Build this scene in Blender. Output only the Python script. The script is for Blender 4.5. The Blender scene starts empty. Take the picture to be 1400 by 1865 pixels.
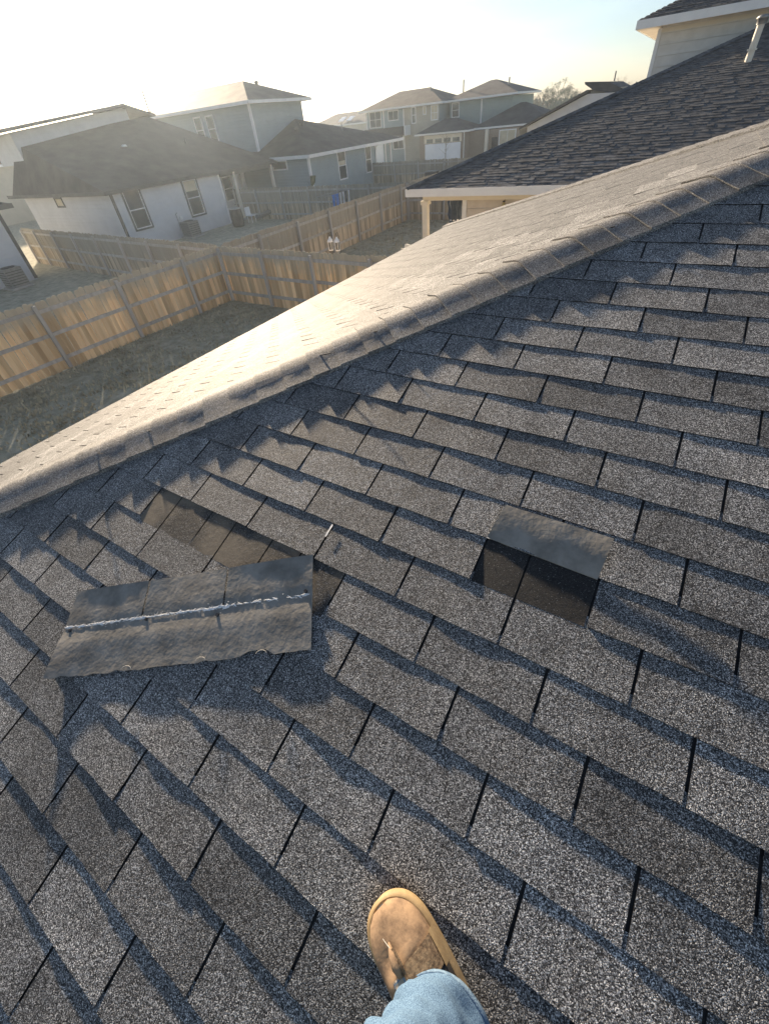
import bpy, bmesh, math, random
from mathutils import Vector, Matrix, noise
random.seed(7)
R = math.radians
sc = bpy.context.scene
COL = sc.collection

# ------------------------------------------------------------------ camera
# world: X runs along the shingle courses of the near slope, Y up that slope, Z up; ground is z = 0
H = 4.6
cam = bpy.data.cameras.new('camera')
cam_o = bpy.data.objects.new('camera', cam); COL.objects.link(cam_o)
right = Vector((0.8529783, 0.5145033, -0.0878317))
down = Vector((0.2871827, -0.6031441, -0.7441393))
fwd = Vector((-0.4358372, 0.6095109, -0.6622252))
m = Matrix((right, -down, -fwd)).transposed().to_4x4()
m.translation = (0, 0, H)
cam_o.matrix_world = m
cam.sensor_fit = 'VERTICAL'; cam.sensor_height = 36.0
cam.lens = 36 * 745.17 / 1865
cam.shift_x = 10.33 / 1865; cam.shift_y = -53.3 / 1865
cam.clip_start = 0.03; cam.clip_end = 3000
sc.camera = cam_o
sc.render.resolution_x = 768; sc.render.resolution_y = 1024

# ------------------------------------------------------------------ sun and sky
GLARE_HAZE = 0.00095
ELEV = 14.1
sdir = Vector((-0.835, 0.55, 0)).normalized() * math.cos(R(ELEV)) + Vector((0, 0, math.sin(R(ELEV))))
sun = bpy.data.lights.new('sun', 'SUN'); sun.energy = 4.3; sun.angle = R(1.1); sun.color = (1.0, 0.805, 0.58)
sun_o = bpy.data.objects.new('sun', sun); COL.objects.link(sun_o)
sun_o.rotation_euler = sdir.to_track_quat('Z', 'Y').to_euler()
w = bpy.data.worlds.new('World'); sc.world = w; w.use_nodes = True
nt = w.node_tree; bg = nt.nodes['Background']
sky = nt.nodes.new('ShaderNodeTexSky'); sky.sky_type = 'NISHITA'; sky.sun_disc = False
sky.sun_elevation = R(ELEV); sky.sun_rotation = math.atan2(sdir.x, sdir.y)
sky.altitude = 200; sky.air_density = 0.92; sky.dust_density = 0.9; sky.ozone_density = 3.2
# thin high cloud: streaks stretched along one direction, laid on the real sky direction
tc = nt.nodes.new('ShaderNodeTexCoord')
mp = nt.nodes.new('ShaderNodeMapping'); mp.inputs['Scale'].default_value = (1.1, 1.6, 9.0); mp.inputs['Rotation'].default_value = (0.12, -0.16, 0.4)
nz = nt.nodes.new('ShaderNodeTexNoise'); nz.inputs['Scale'].default_value = 1.7; nz.inputs['Detail'].default_value = 7; nz.inputs['Roughness'].default_value = 0.55; nz.inputs['Distortion'].default_value = 0.4
cr = nt.nodes.new('ShaderNodeValToRGB'); cr.color_ramp.elements[0].position = 0.44; cr.color_ramp.elements[1].position = 0.74
cr.color_ramp.elements[0].color = (0, 0, 0, 1); cr.color_ramp.elements[1].color = (0.95, 0.95, 0.95, 1)
mx = nt.nodes.new('ShaderNodeMix'); mx.data_type = 'RGBA'
cc = nt.nodes.new('ShaderNodeMix'); cc.data_type = 'RGBA'; cc.blend_type = 'MULTIPLY'; cc.inputs[0].default_value = 1
cc.inputs[7].default_value = (1.22, 1.14, 1.08, 1)
L = nt.links.new
L(tc.outputs['Generated'], mp.inputs['Vector']); L(mp.outputs[0], nz.inputs['Vector']); L(nz.outputs['Fac'], cr.inputs['Fac'])
L(sky.outputs[0], cc.inputs[6]); L(cr.outputs[0], mx.inputs[0]); L(sky.outputs[0], mx.inputs[6]); L(cc.outputs[2], mx.inputs[7])
veil = nt.nodes.new('ShaderNodeHueSaturation'); veil.inputs['Saturation'].default_value = 0.8      # thin milky veil over the whole sky
wm = nt.nodes.new('ShaderNodeMix'); wm.data_type = 'RGBA'; wm.blend_type = 'MULTIPLY'; wm.inputs[0].default_value = 1; wm.inputs[7].default_value = (1.03, 1.0, 0.97, 1)
L(mx.outputs[2], veil.inputs['Color']); L(veil.outputs[0], wm.inputs[6]); L(wm.outputs[2], bg.inputs['Color']); bg.inputs['Strength'].default_value = 0.056
sc.view_settings.view_transform = 'Standard'; sc.view_settings.look = 'None'
sc.view_settings.exposure = 1.6; sc.view_settings.gamma = 1
try: sc.view_settings.use_curve_mapping = False
except Exception: pass

# ------------------------------------------------------------------ materials
def mat(name, c1, c2=None, scale=6, rough=0.8, bump=0.0, bscale=None, rnd=0.0, stretch=(1, 1, 1), metal=0, spec=0.3, coord='Object', detail=5, lo=0.35, hi=0.65, bdist=0.01):
    mt = bpy.data.materials.new(name); mt.use_nodes = True
    n = mt.node_tree; b = n.nodes['Principled BSDF']; lk = n.links.new
    b.inputs['Roughness'].default_value = rough; b.inputs['Metallic'].default_value = metal
    b.inputs['Specular IOR Level'].default_value = spec
    c2 = c2 or c1
    if coord == 'World':
        g = n.nodes.new('ShaderNodeNewGeometry'); vec = g.outputs['Position']
    else:
        g = n.nodes.new('ShaderNodeTexCoord'); vec = g.outputs['Object']
    mpp = n.nodes.new('ShaderNodeMapping'); mpp.inputs['Scale'].default_value = stretch; lk(vec, mpp.inputs[0])
    oi = n.nodes.new('ShaderNodeObjectInfo')
    if coord != 'World':
        cx = n.nodes.new('ShaderNodeCombineXYZ')
        ml = n.nodes.new('ShaderNodeMath'); ml.operation = 'MULTIPLY'; ml.inputs[1].default_value = 37.0
        lk(oi.outputs['Random'], ml.inputs[0]); lk(ml.outputs[0], cx.inputs[0]); lk(ml.outputs[0], cx.inputs[2])
        lk(cx.outputs[0], mpp.inputs['Location'])
    nz = n.nodes.new('ShaderNodeTexNoise'); nz.inputs['Scale'].default_value = scale; nz.inputs['Detail'].default_value = detail; nz.inputs['Roughness'].default_value = 0.62
    lk(mpp.outputs[0], nz.inputs['Vector'])
    r = n.nodes.new('ShaderNodeValToRGB'); r.color_ramp.elements[0].position = lo; r.color_ramp.elements[1].position = hi
    r.color_ramp.elements[0].color = (*c1, 1); r.color_ramp.elements[1].color = (*c2, 1)
    lk(nz.outputs['Fac'], r.inputs[0])
    out = r.outputs[0]
    if rnd:
        hv = n.nodes.new('ShaderNodeHueSaturation')
        mr = n.nodes.new('ShaderNodeMapRange'); mr.inputs['To Min'].default_value = 1 - rnd; mr.inputs['To Max'].default_value = 1 + rnd
        lk(oi.outputs['Random'], mr.inputs[0]); lk(mr.outputs[0], hv.inputs['Value']); lk(out, hv.inputs['Color']); out = hv.outputs[0]
    lk(out, b.inputs['Base Color'])
    if bump:
        nb = n.nodes.new('ShaderNodeTexNoise'); nb.inputs['Scale'].default_value = bscale or scale * 3; nb.inputs['Detail'].default_value = 6
        lk(mpp.outputs[0], nb.inputs['Vector'])
        bp = n.nodes.new('ShaderNodeBump'); bp.inputs['Strength'].default_value = bump; bp.inputs['Distance'].default_value = bdist
        lk(nb.outputs['Fac'], bp.inputs['Height']); lk(bp.outputs[0], b.inputs['Normal'])
    mt['out'] = 0
    return mt

def granule(name, tones, patch=0.36, rnd=0.27, cell=520, bump=0.6, bd=0.0016, rough=0.75, dirt=None, spec=0.4):
    """mineral granules: cells of random grey, in real size, on a rough skin"""
    mt = bpy.data.materials.new(name); mt.use_nodes = True
    n = mt.node_tree; b = n.nodes['Principled BSDF']; lk = n.links.new
    b.inputs['Roughness'].default_value = rough; b.inputs['Specular IOR Level'].default_value = spec
    g = n.nodes.new('ShaderNodeNewGeometry')
    v = n.nodes.new('ShaderNodeTexVoronoi'); v.inputs['Scale'].default_value = cell
    lk(g.outputs['Position'], v.inputs['Vector'])
    sp = n.nodes.new('ShaderNodeSeparateColor'); lk(v.outputs['Color'], sp.inputs[0])
    r = n.nodes.new('ShaderNodeValToRGB'); r.color_ramp.interpolation = 'CONSTANT'
    els = r.color_ramp.elements
    while len(els) < len(tones): els.new(0.5)
    for e, (p, c) in zip(els, tones): e.position = p; e.color = (*c, 1)
    lk(sp.outputs[0], r.inputs[0])
    nz = n.nodes.new('ShaderNodeTexNoise'); nz.inputs['Scale'].default_value = 6.5; nz.inputs['Detail'].default_value = 8; nz.inputs['Roughness'].default_value = 0.7
    lk(g.outputs['Position'], nz.inputs['Vector'])
    mr = n.nodes.new('ShaderNodeMapRange'); mr.inputs['From Min'].default_value = .3; mr.inputs['From Max'].default_value = .7
    mr.inputs['To Min'].default_value = 1 - patch; mr.inputs['To Max'].default_value = 1 + patch; lk(nz.outputs['Fac'], mr.inputs[0])
    oi = n.nodes.new('ShaderNodeObjectInfo')
    m2 = n.nodes.new('ShaderNodeMapRange'); m2.inputs['To Min'].default_value = 1 - rnd; m2.inputs['To Max'].default_value = 1 + rnd
    lk(oi.outputs['Random'], m2.inputs[0])
    mu = n.nodes.new('ShaderNodeMath'); mu.operation = 'MULTIPLY'; lk(mr.outputs[0], mu.inputs[0]); lk(m2.outputs[0], mu.inputs[1])
    hv = n.nodes.new('ShaderNodeHueSaturation'); lk(mu.outputs[0], hv.inputs['Value']); lk(r.outputs[0], hv.inputs['Color'])
    out = hv.outputs[0]
    if dirt:
        nd = n.nodes.new('ShaderNodeTexNoise'); nd.inputs['Scale'].default_value = 5.5; nd.inputs['Detail'].default_value = 7; lk(g.outputs['Position'], nd.inputs['Vector'])
        rd = n.nodes.new('ShaderNodeValToRGB'); rd.color_ramp.elements[0].position = dirt[1]; rd.color_ramp.elements[1].position = dirt[2]; rd.color_ramp.elements[1].color = (.72, .72, .72, 1)
        lk(nd.outputs['Fac'], rd.inputs[0])
        md = n.nodes.new('ShaderNodeMix'); md.data_type = 'RGBA'; md.inputs[7].default_value = (*dirt[0], 1)
        lk(rd.outputs[0], md.inputs[0]); lk(out, md.inputs[6]); out = md.outputs[2]
    lk(out, b.inputs['Base Color'])
    bp = n.nodes.new('ShaderNodeBump'); bp.inputs['Strength'].default_value = bump; bp.inputs['Distance'].default_value = bd; bp.invert = True
    n2 = n.nodes.new('ShaderNodeTexNoise'); n2.inputs['Scale'].default_value = 45; n2.inputs['Detail'].default_value = 3; lk(g.outputs['Position'], n2.inputs['Vector'])
    ad = n.nodes.new('ShaderNodeMath'); ad.operation = 'MULTIPLY_ADD'; ad.inputs[1].default_value = -2.0
    lk(n2.outputs['Fac'], ad.inputs[0]); lk(v.outputs['Distance'], ad.inputs[2])
    lk(ad.outputs[0], bp.inputs['Height']); lk(bp.outputs[0], b.inputs['Normal'])
    return mt

G_ = lambda x, t=(1, 1, 1): (x * t[0], x * t[1], x * t[2])
TONES = [(0, G_(.014)), (.26, G_(.05)), (.46, G_(.11, (1.0, 1, 1))), (.62, G_(.215, (1.0, 1, .98))), (.8, G_(.4, (1.01, 1, .97))), (.93, G_(.7, (1.01, 1, .96)))]
M = {}
M['shingle'] = granule('shingle_granules', TONES)
M['headlap'] = granule('headlap_granules', [(0, G_(.008)), (.35, G_(.025)), (.6, G_(.05, (1.05, 1, .92))), (.85, G_(.12, (1.08, 1, .88))), (.96, G_(.3))], dirt=((.21, .17, .12), .42, .58), rnd=0, cell=480)
M['headlap_dark'] = granule('headlap_black', [(0, G_(.008)), (.5, G_(.02)), (.86, G_(.04)), (.985, G_(.2))], dirt=((.14, .1, .065), .60, .72), rnd=0, cell=600)
M['cap'] = granule('cap_granules', [(0, G_(.03)), (.25, G_(.08)), (.5, G_(.14)), (.68, G_(.24, (1.05, 1, .92))), (.85, G_(.4, (1.05, 1, .93))), (.95, G_(.6))], rnd=.12)
M['underside'] = mat('shingle_underside', (.17, .16, .14), (.31, .29, .255), 12, .85, .6, 60, coord='World', bdist=.003)
M['sealant'] = mat('white_sealant', (.7, .69, .66), (.88, .87, .84), 60, .5, .5, 90, coord='World', bdist=.002)
M['asphalt'] = mat('black_asphalt', (.01, .01, .01), (.03, .028, .026), 30, .6, .3)
M['nshingle'] = mat('neighbour_shingle', (.07, .07, .072), (.165, .163, .16), 5.5, .8, .5, 120, rnd=.3, coord='World', bdist=.003)
def far_roof(name, c1, c2):
    mt = mat(name, c1, c2, .9, .85, coord='World')
    n = mt.node_tree; b = n.nodes['Principled BSDF']; lk = n.links.new
    g = n.nodes.new('ShaderNodeNewGeometry'); s = n.nodes.new('ShaderNodeSeparateXYZ'); lk(g.outputs['Position'], s.inputs[0])
    k = n.nodes.new('ShaderNodeMath'); k.operation = 'MULTIPLY'; k.inputs[1].default_value = 21; lk(s.outputs['Z'], k.inputs[0])
    f = n.nodes.new('ShaderNodeMath'); f.operation = 'FRACT'; lk(k.outputs[0], f.inputs[0])
    bp = n.nodes.new('ShaderNodeBump'); bp.inputs['Strength'].default_value = .6; bp.inputs['Distance'].default_value = .03; bp.invert = True
    lk(f.outputs[0], bp.inputs['Height']); lk(bp.outputs[0], b.inputs['Normal'])
    return mt
M['froof'] = far_roof('far_roof_brown', (.05, .042, .036), (.1, .085, .072))
M['froof2'] = far_roof('far_roof_grey', (.045, .045, .048), (.09, .088, .09))
M['tanroof'] = far_roof('far_roof_tan', (.2, .16, .11), (.3, .24, .17))
def siding(name, c, lap=.18):
    mt = mat(name, tuple(x * .9 for x in c), c, 1.5, .7, coord='World')
    n = mt.node_tree; b = n.nodes['Principled BSDF']; lk = n.links.new
    g = n.nodes.new('ShaderNodeNewGeometry'); s = n.nodes.new('ShaderNodeSeparateXYZ'); lk(g.outputs['Position'], s.inputs[0])
    k = n.nodes.new('ShaderNodeMath'); k.operation = 'MULTIPLY'; k.inputs[1].default_value = 1 / lap; lk(s.outputs['Z'], k.inputs[0])
    f = n.nodes.new('ShaderNodeMath'); f.operation = 'FRACT'; lk(k.outputs[0], f.inputs[0])
    bp = n.nodes.new('ShaderNodeBump'); bp.inputs['Strength'].default_value = .7; bp.inputs['Distance'].default_value = .02; bp.invert = True
    lk(f.outputs[0], bp.inputs['Height']); lk(bp.outputs[0], b.inputs['Normal'])
    return mt
M['sid_white'] = siding('white_siding', (.62, .63, .64))
M['sid_blue'] = siding('blue_grey_siding', (.30, .36, .38))
M['sid_green'] = siding('green_grey_siding', (.27, .34, .33))
M['sid_tan'] = siding('tan_siding', (.45, .42, .35))
M['brick'] = mat('buff_brick', (.24, .19, .15), (.34, .28, .22), 14, .85, .4, 30, coord='World')
M['nwall'] = mat('beige_board', (.55, .49, .42), (.63, .57, .49), 3, .7, .1, 60)
M['nwhite'] = mat('light_board', (.62, .6, .55), (.7, .68, .63), 3, .7, .1, 60)
M['trim'] = mat('white_trim', (.74, .74, .73), (.82, .82, .8), 2, .5)
M['trimtan'] = mat('cream_trim', (.68, .63, .52), (.75, .7, .6), 2, .6)
M['trimdark'] = mat('dark_trim', (.07, .068, .065), (.1, .098, .09), 3, .6)
M['soffit'] = mat('soffit', (.72, .64, .52), (.78, .7, .58), 3, .7)
M['glass'] = mat('window_glass', (.035, .045, .05), (.07, .08, .085), 1.2, .06, spec=.9)
M['blind'] = mat('blind', (.5, .45, .33), (.62, .56, .42), 3, .6)
M['door'] = mat('garage_white', (.7, .74, .8), (.78, .82, .88), 1, .5)
M['grass'] = mat('dry_lawn', (.27, .26, .18), (.56, .53, .4), 3.4, .95, 1.0, 20, coord='World', bdist=.06, detail=9, lo=.3, hi=.7)
M['post'] = mat('weathered_post', (.34, .32, .3), (.5, .48, .45), 8, .85, .3, 30, rnd=.12, stretch=(1, 1, .12))
M['metal'] = mat('grey_metal', (.22, .22, .21), (.3, .3, .29), 8, .45, metal=.6)
M['dark'] = mat('dark_plastic', (.02, .02, .022), (.045, .045, .048), 5, .5)
M['white'] = mat('white_paint', (.78, .78, .76), (.85, .85, .83), 5, .45)
M['navy'] = mat('navy_canvas', (.03, .045, .07), (.06, .08, .115), 7, .8, .3)
M['blue'] = mat('blue_cloth', (.05, .16, .5), (.1, .25, .65), 7, .8)
M['cloth'] = mat('white_cloth', (.6, .62, .66), (.75, .76, .8), 7, .8)
M['cushion'] = mat('light_cushion', (.42, .4, .36), (.52, .5, .45), 9, .9, .2)
M['bark'] = mat('bark', (.1, .08, .06), (.2, .16, .12), 9, .9)
M['leaf'] = mat('leaf', (.035, .05, .02), (.09, .1, .045), 3, .8, rnd=.3)
M['leafdry'] = mat('leaf_dry', (.14, .1, .06), (.24, .18, .1), 3, .8)
M['brass'] = mat('brass', (.35, .24, .08), (.5, .36, .14), 3, .3, metal=.8)
M['concrete'] = mat('concrete', (.33, .32, .3), (.45, .44, .41), 4, .9, .2)

def cedar(name, lowc, lowc2, topc, topz):
    mt = mat(name, lowc, lowc2, 5, .85, .4, 26, rnd=.38, stretch=(1, 1, .08), bdist=.004)
    n = mt.node_tree; b = n.nodes['Principled BSDF']; lk = n.links.new
    src = b.inputs['Base Color'].links[0].from_socket
    t = n.nodes.new('ShaderNodeTexCoord'); s = n.nodes.new('ShaderNodeSeparateXYZ'); lk(t.outputs['Object'], s.inputs[0])
    nz = n.nodes.new('ShaderNodeTexNoise'); nz.inputs['Scale'].default_value = 3
    oi = n.nodes.new('ShaderNodeObjectInfo'); cx = n.nodes.new('ShaderNodeVectorMath'); cx.operation = 'ADD'
    lk(t.outputs['Object'], cx.inputs[0]); lk(oi.outputs['Location'], cx.inputs[1]); lk(cx.outputs[0], nz.inputs['Vector'])
    a = n.nodes.new('ShaderNodeMath'); a.operation = 'MULTIPLY_ADD'; a.inputs[1].default_value = .9; lk(nz.outputs['Fac'], a.inputs[0]); lk(s.outputs['Z'], a.inputs[2])
    r = n.nodes.new('ShaderNodeMapRange'); r.inputs['From Min'].default_value = topz + .3; r.inputs['From Max'].default_value = topz + .75; r.inputs['To Max'].default_value = .85; lk(a.outputs[0], r.inputs[0])
    mm = n.nodes.new('ShaderNodeMix'); mm.data_type = 'RGBA'; mm.inputs[7].default_value = (*topc, 1)
    lk(r.outputs[0], mm.inputs[0]); lk(src, mm.inputs[6]); lk(mm.outputs[2], b.inputs['Base Color'])
    return mt
M['cedar'] = cedar('cedar_fresh', (.54, .36, .19), (.78, .59, .36), (.42, .38, .3), 1.35)
M['cedar_old'] = cedar('cedar_weathered', (.3, .245, .17), (.5, .42, .31), (.3, .28, .23), .9)

# ------------------------------------------------------------------ builders
class MB:
    def __init__(s): s.v = []; s.f = []; s.sm = []
    def add(s, vs, fs, smooth=False):
        o = len(s.v); s.v += [tuple(x) for x in vs]; s.f += [tuple(o + i for i in f) for f in fs]; s.sm += [smooth] * len(fs); return s
    def box(s, x0, x1, y0, y1, z0, z1):
        return s.add([(x0, y0, z0), (x1, y0, z0), (x1, y1, z0), (x0, y1, z0), (x0, y0, z1), (x1, y0, z1), (x1, y1, z1), (x0, y1, z1)],
                     [(0, 3, 2, 1), (4, 5, 6, 7), (0, 1, 5, 4), (1, 2, 6, 5), (2, 3, 7, 6), (3, 0, 4, 7)])
    def obox(s, P, U, V, W, u, v, w_):
        P, U, V, W = Vector(P), Vector(U), Vector(V), Vector(W)
        vs = [P + U * a + V * b + W * c for c in w_ for b in v for a in u]
        fs = [(0, 2, 3, 1), (4, 5, 7, 6), (0, 1, 5, 4), (1, 3, 7, 5), (3, 2, 6, 7), (2, 0, 4, 6)]
        if U.cross(V).dot(W) < 0: fs = [tuple(reversed(f)) for f in fs]
        return s.add(vs, fs)
    def prism(s, pts, thick, axis=Vector((0, 0, 1))):
        """pts: polygon (3D), extruded by axis*thick"""
        n = len(pts); a = [Vector(p) for p in pts]; b = [p + axis * thick for p in a]
        return s.add(a + b, [tuple(reversed(range(n))), tuple(range(n, 2 * n))] + [(i, (i + 1) % n, n + (i + 1) % n, n + i) for i in range(n)])
    def tube(s, pts, rad, seg=8, cap=True, smooth=True):
        pts = [Vector(p) for p in pts]; rs = rad if isinstance(rad, (list, tuple)) else [rad] * len(pts)
        rings = []; prev = None
        for i, p in enumerate(pts):
            d = (pts[min(i + 1, len(pts) - 1)] - pts[max(i - 1, 0)]).normalized()
            if prev is None: u = d.orthogonal().normalized()
            else: u = (prev - d * prev.dot(d)).normalized()
            prev = u; vv = d.cross(u)
            rings.append([p + (u * math.cos(t) + vv * math.sin(t)) * rs[i] for t in [2 * math.pi * k / seg for k in range(seg)]])
        return s.loft(rings, cap, smooth)
    def loft(s, rings, cap=True, smooth=True):
        n = len(rings[0]); vs = [p for r in rings for p in r]; fs = []
        for i in range(len(rings) - 1):
            for k in range(n):
                fs.append((i * n + k, i * n + (k + 1) % n, (i + 1) * n + (k + 1) % n, (i + 1) * n + k))
        s.add(vs, fs, smooth)
        if cap:
            s.add(rings[0], [tuple(reversed(range(n)))]); s.add(rings[-1], [tuple(range(n))])
        return s
    def mesh(s, name, mt):
        me = bpy.data.meshes.new(name); me.from_pydata(s.v, [], s.f)
        me.polygons.foreach_set('use_smooth', s.sm)
        if mt: me.materials.append(M[mt] if isinstance(mt, str) else mt)
        if getattr(s, 'edge', None) is not None:
            me.materials.append(M['asphalt'])
            for p in me.polygons[s.edge:]: p.material_index = 1
        me.update(); return me
    def build(s, name, mt, parent=None, label=None, kind=None):
        """vertices are world coordinates when the parent chain is unrotated"""
        o = bpy.data.objects.new(name, None if False else s.mesh(name, mt)); COL.objects.link(o)
        if parent is not None:
            o.parent = parent
            q = parent; off = Vector()
            while q is not None: off += q.location; q = q.parent
            if parent.get('_local') is None:
                o.data.transform(Matrix.Translation(-off))
        if label: o['label'] = label
        if kind: o['kind'] = kind
        return o

def thing(name, label, cat, loc=(0, 0, 0), rz=0, group=None, local=False):
    o = bpy.data.objects.new(name, None); COL.objects.link(o); o.empty_display_size = .2
    o.location = loc; o.rotation_euler = (0, 0, rz); o['label'] = label; o['category'] = cat
    if group: o['group'] = group
    if local: o['_local'] = 1
    return o
def inst(name, me, parent, mtx):
    o = bpy.data.objects.new(name, me); COL.objects.link(o); o.parent = parent; o.matrix_local = mtx; return o
def T(x, y, z): return Matrix.Translation((x, y, z))

# ------------------------------------------------------------------ ground
def ground():
    n = 120; vs = []; fs = []
    def c(i): 
        t = (i / n) * 2 - 1; return math.copysign(abs(t) ** 2.6, t)
    for j in range(n + 1):
        for i in range(n + 1):
            x = -12 + 900 * c(i); y = 12 + 900 * c(j)
            d = math.hypot(x + 10, y - 8)
            z = (noise.noise((x * .5, y * .5, 0)) * .05 - .03) * (1 if d < 80 else 0) 
            vs.append((x, y, z - .02))
    for j in range(n):
        for i in range(n):
            a = j * (n + 1) + i; fs.append((a, a + 1, a + n + 2, a + n + 1))
    mb = MB(); mb.add(vs, fs, True); o = mb.build('ground', 'grass'); o['kind'] = 'structure'
    # tufts of dry grass on the two yards in view
    tb = MB()
    rr = random.Random(3)
    for k in range(26000):
        if rr.random() < .62: x = rr.uniform(-13.8, -6.5); y = rr.uniform(-1.5, 10.4)
        else: x = rr.uniform(-13.3, -5.5); y = rr.uniform(11.2, 24.8)
        if noise.noise((x * .9, y * .9, 3)) + rr.uniform(-.35, .35) < -.15: continue
        a = rr.uniform(0, 6.28); h = rr.uniform(.02, .075); wd = rr.uniform(.012, .04); lx = rr.uniform(-.03, .03); ly = rr.uniform(-.03, .03)
        dx, dy = math.cos(a) * wd, math.sin(a) * wd
        tb.add([(x - dx, y - dy, -.05), (x + dx, y + dy, -.05), (x + lx, y + ly, h - .02)], [(0, 1, 2)])
    g = tb.build('grass', mat('grass_tuft', (.25, .23, .16), (.6, .55, .4), 1.6, .95, coord='World')); g['kind'] = 'stuff'
    g['label'] = 'short dormant brown lawn grass covering the fenced back yards'
ground()

# ------------------------------------------------------------------ our own roof
TP = 0.342; PH = math.atan(TP); CS, SN = math.cos(PH), math.sin(PH)
Z0 = 4.11533 - 2.57758 * TP            # height of near slope plane at y=0
CC = -2.83                              # near hip crest: x = y + CC
KK = 5.10                               # far hip crest: x + y = KK
EAVE_X = -3.92; EAVE_Y = EAVE_X - CC
TW = 0.336; EX = 5 * 1.06024 * .028; X0 = .30401; Y0L = 2.57758 / CS
house = thing('house', 'house underfoot with dark shingled hip roof, missing tabs and rolled hip caps', 'house', (0, 4, 0))
HB = Vector((0, 4, 0))
yR = (KK - CC) / 2; xR = yR + CC       # apex
XE = 12.0; YB = yR + (yR - EAVE_Y)
def zz(y): return Z0 + y * TP
ez = zz(EAVE_Y)
deck = MB()
A_ = (EAVE_X, EAVE_Y, ez); B_ = (XE, EAVE_Y, ez); C_ = (XE, yR, zz(yR)); D_ = (xR, yR, zz(yR)); E_ = (EAVE_X, YB, ez); F_ = (XE, YB, ez)
deck.prism([A_, B_, C_, D_], -.05).prism([A_, D_, E_], -.05).prism([E_, D_, C_, F_], -.05)
roof = deck.build('roof', 'asphalt', house)
wl = MB(); wl.box(EAVE_X + .4, XE - .2, EAVE_Y + .4, YB - .4, -.1, ez - .03); wl.build('wall', 'nwall', house)
fa = MB(); zt = ez - .005
fa.box(EAVE_X - .02, EAVE_X - .002, EAVE_Y, YB, ez - .2, zt); fa.box(EAVE_X, XE, EAVE_Y - .02, EAVE_Y - .002, ez - .2, zt); fa.box(EAVE_X, XE, YB + .002, YB + .02, ez - .2, zt)
fa.build('fascia', 'trim', house)
F1 = Matrix(((1, 0, 0, 0), (0, CS, -SN, 0), (0, SN, CS, Z0), (0, 0, 0, 1)))          # near slope frame
# sunlit slope: z = Z0 + (x - CC) * TP ; frame x -> -Y, y -> uphill (+X)
F2 = Matrix(((0, CS, -SN, 0), (-1, 0, 0, 0), (0, SN, CS, Z0 - CC * TP), (0, 0, 0, 1)))
HBI = T(*(-HB))
def tab_mesh(w_, h, nx, ny, lo=None, hi=None, seed=0, th=.0037, warp=.0013, lift=0.0, gap=.008):
    """one tab: butt edge at y=0, runs up to y=h+lap. lo/hi(y) optionally clip the sides"""
    rr = random.Random(seed); lap = .03
    ph = [rr.uniform(0, 6.28) for _ in range(4)]; amp = [rr.uniform(-1, 1) for _ in range(4)]
    lc, rc = rr.uniform(-.3, 1.2), rr.uniform(-.3, 1.2)
    cut = [rr.uniform(-.0016, .0016) for _ in range(nx + 1)]
    vs = []; N = nx + 1
    for j in range(ny + 1):
        y = (h + lap) * j / ny
        a = gap / 2; b = w_ - gap / 2
        if lo: a = max(a, lo(y))
        if hi: b = min(b, hi(y))
        if b < a + .002: b = a + .002
        for i in range(N):
            t = i / nx; x = a + (b - a) * t
            k = 1 - j / ny
            z = .004 + th * k ** 1.7
            wv = warp * (amp[0] * math.sin(3.3 * t + ph[0]) + .7 * amp[1] * math.sin(7 * t + ph[1]) + .35 * amp[3] * math.sin(15 * t + ph[3]))
            wv += warp * .9 * (lc * (1 - t) ** 3 + rc * t ** 3)
            z += max(wv, -.0012) * (k ** 1.3) + lift * k * k
            vs.append((x, y + (cut[i] if j == 0 else 0), z))
    fs = []
    for j in range(ny):
        for i in range(nx): p = j * N + i; fs.append((p, p + 1, p + N + 1, p + N))
    mb = MB(); mb.add(vs, fs, True)
    mb.edge = len(mb.f)
    # skirt
    rim = [i for i in range(N)] + [j * N + nx for j in range(1, ny + 1)]
    rim_l = [j * N for j in range(ny, -1, -1)]
    for chain in ([*range(N)], [j * N + nx for j in range(ny + 1)], rim_l):
        q = [Vector(vs[i]) for i in chain]; n_ = len(q)
        bt = [Vector((p.x, p.y, max(p.z - th - .0005 - lift, .0002))) for p in q]
        mb.add(q + bt, [(i, n_ + i, n_ + i + 1, i + 1) for i in range(n_ - 1)])
    return mb
full = [tab_mesh(TW, EX, 6, 3, seed=s, th=.0037 + .0005 * (s % 3 - 1)) for s in range(16)]
full_me = [f.mesh('shingle', 'shingle') for f in full]
cam_inv = cam_o.matrix_world.inverted()
fpx = 745.17
def to_px(p):
    q = cam_inv @ Vector(p)
    if q.z > -.05: return None
    return 689.67 + fpx * q.x / -q.z, 879.2 + fpx * (-q.y) / -q.z
def visible(p, mgn=60):
    q = to_px(p)
    return q is not None and -mgn < q[0] < 1400 + mgn and -mgn < q[1] < 1865 + mgn

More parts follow.
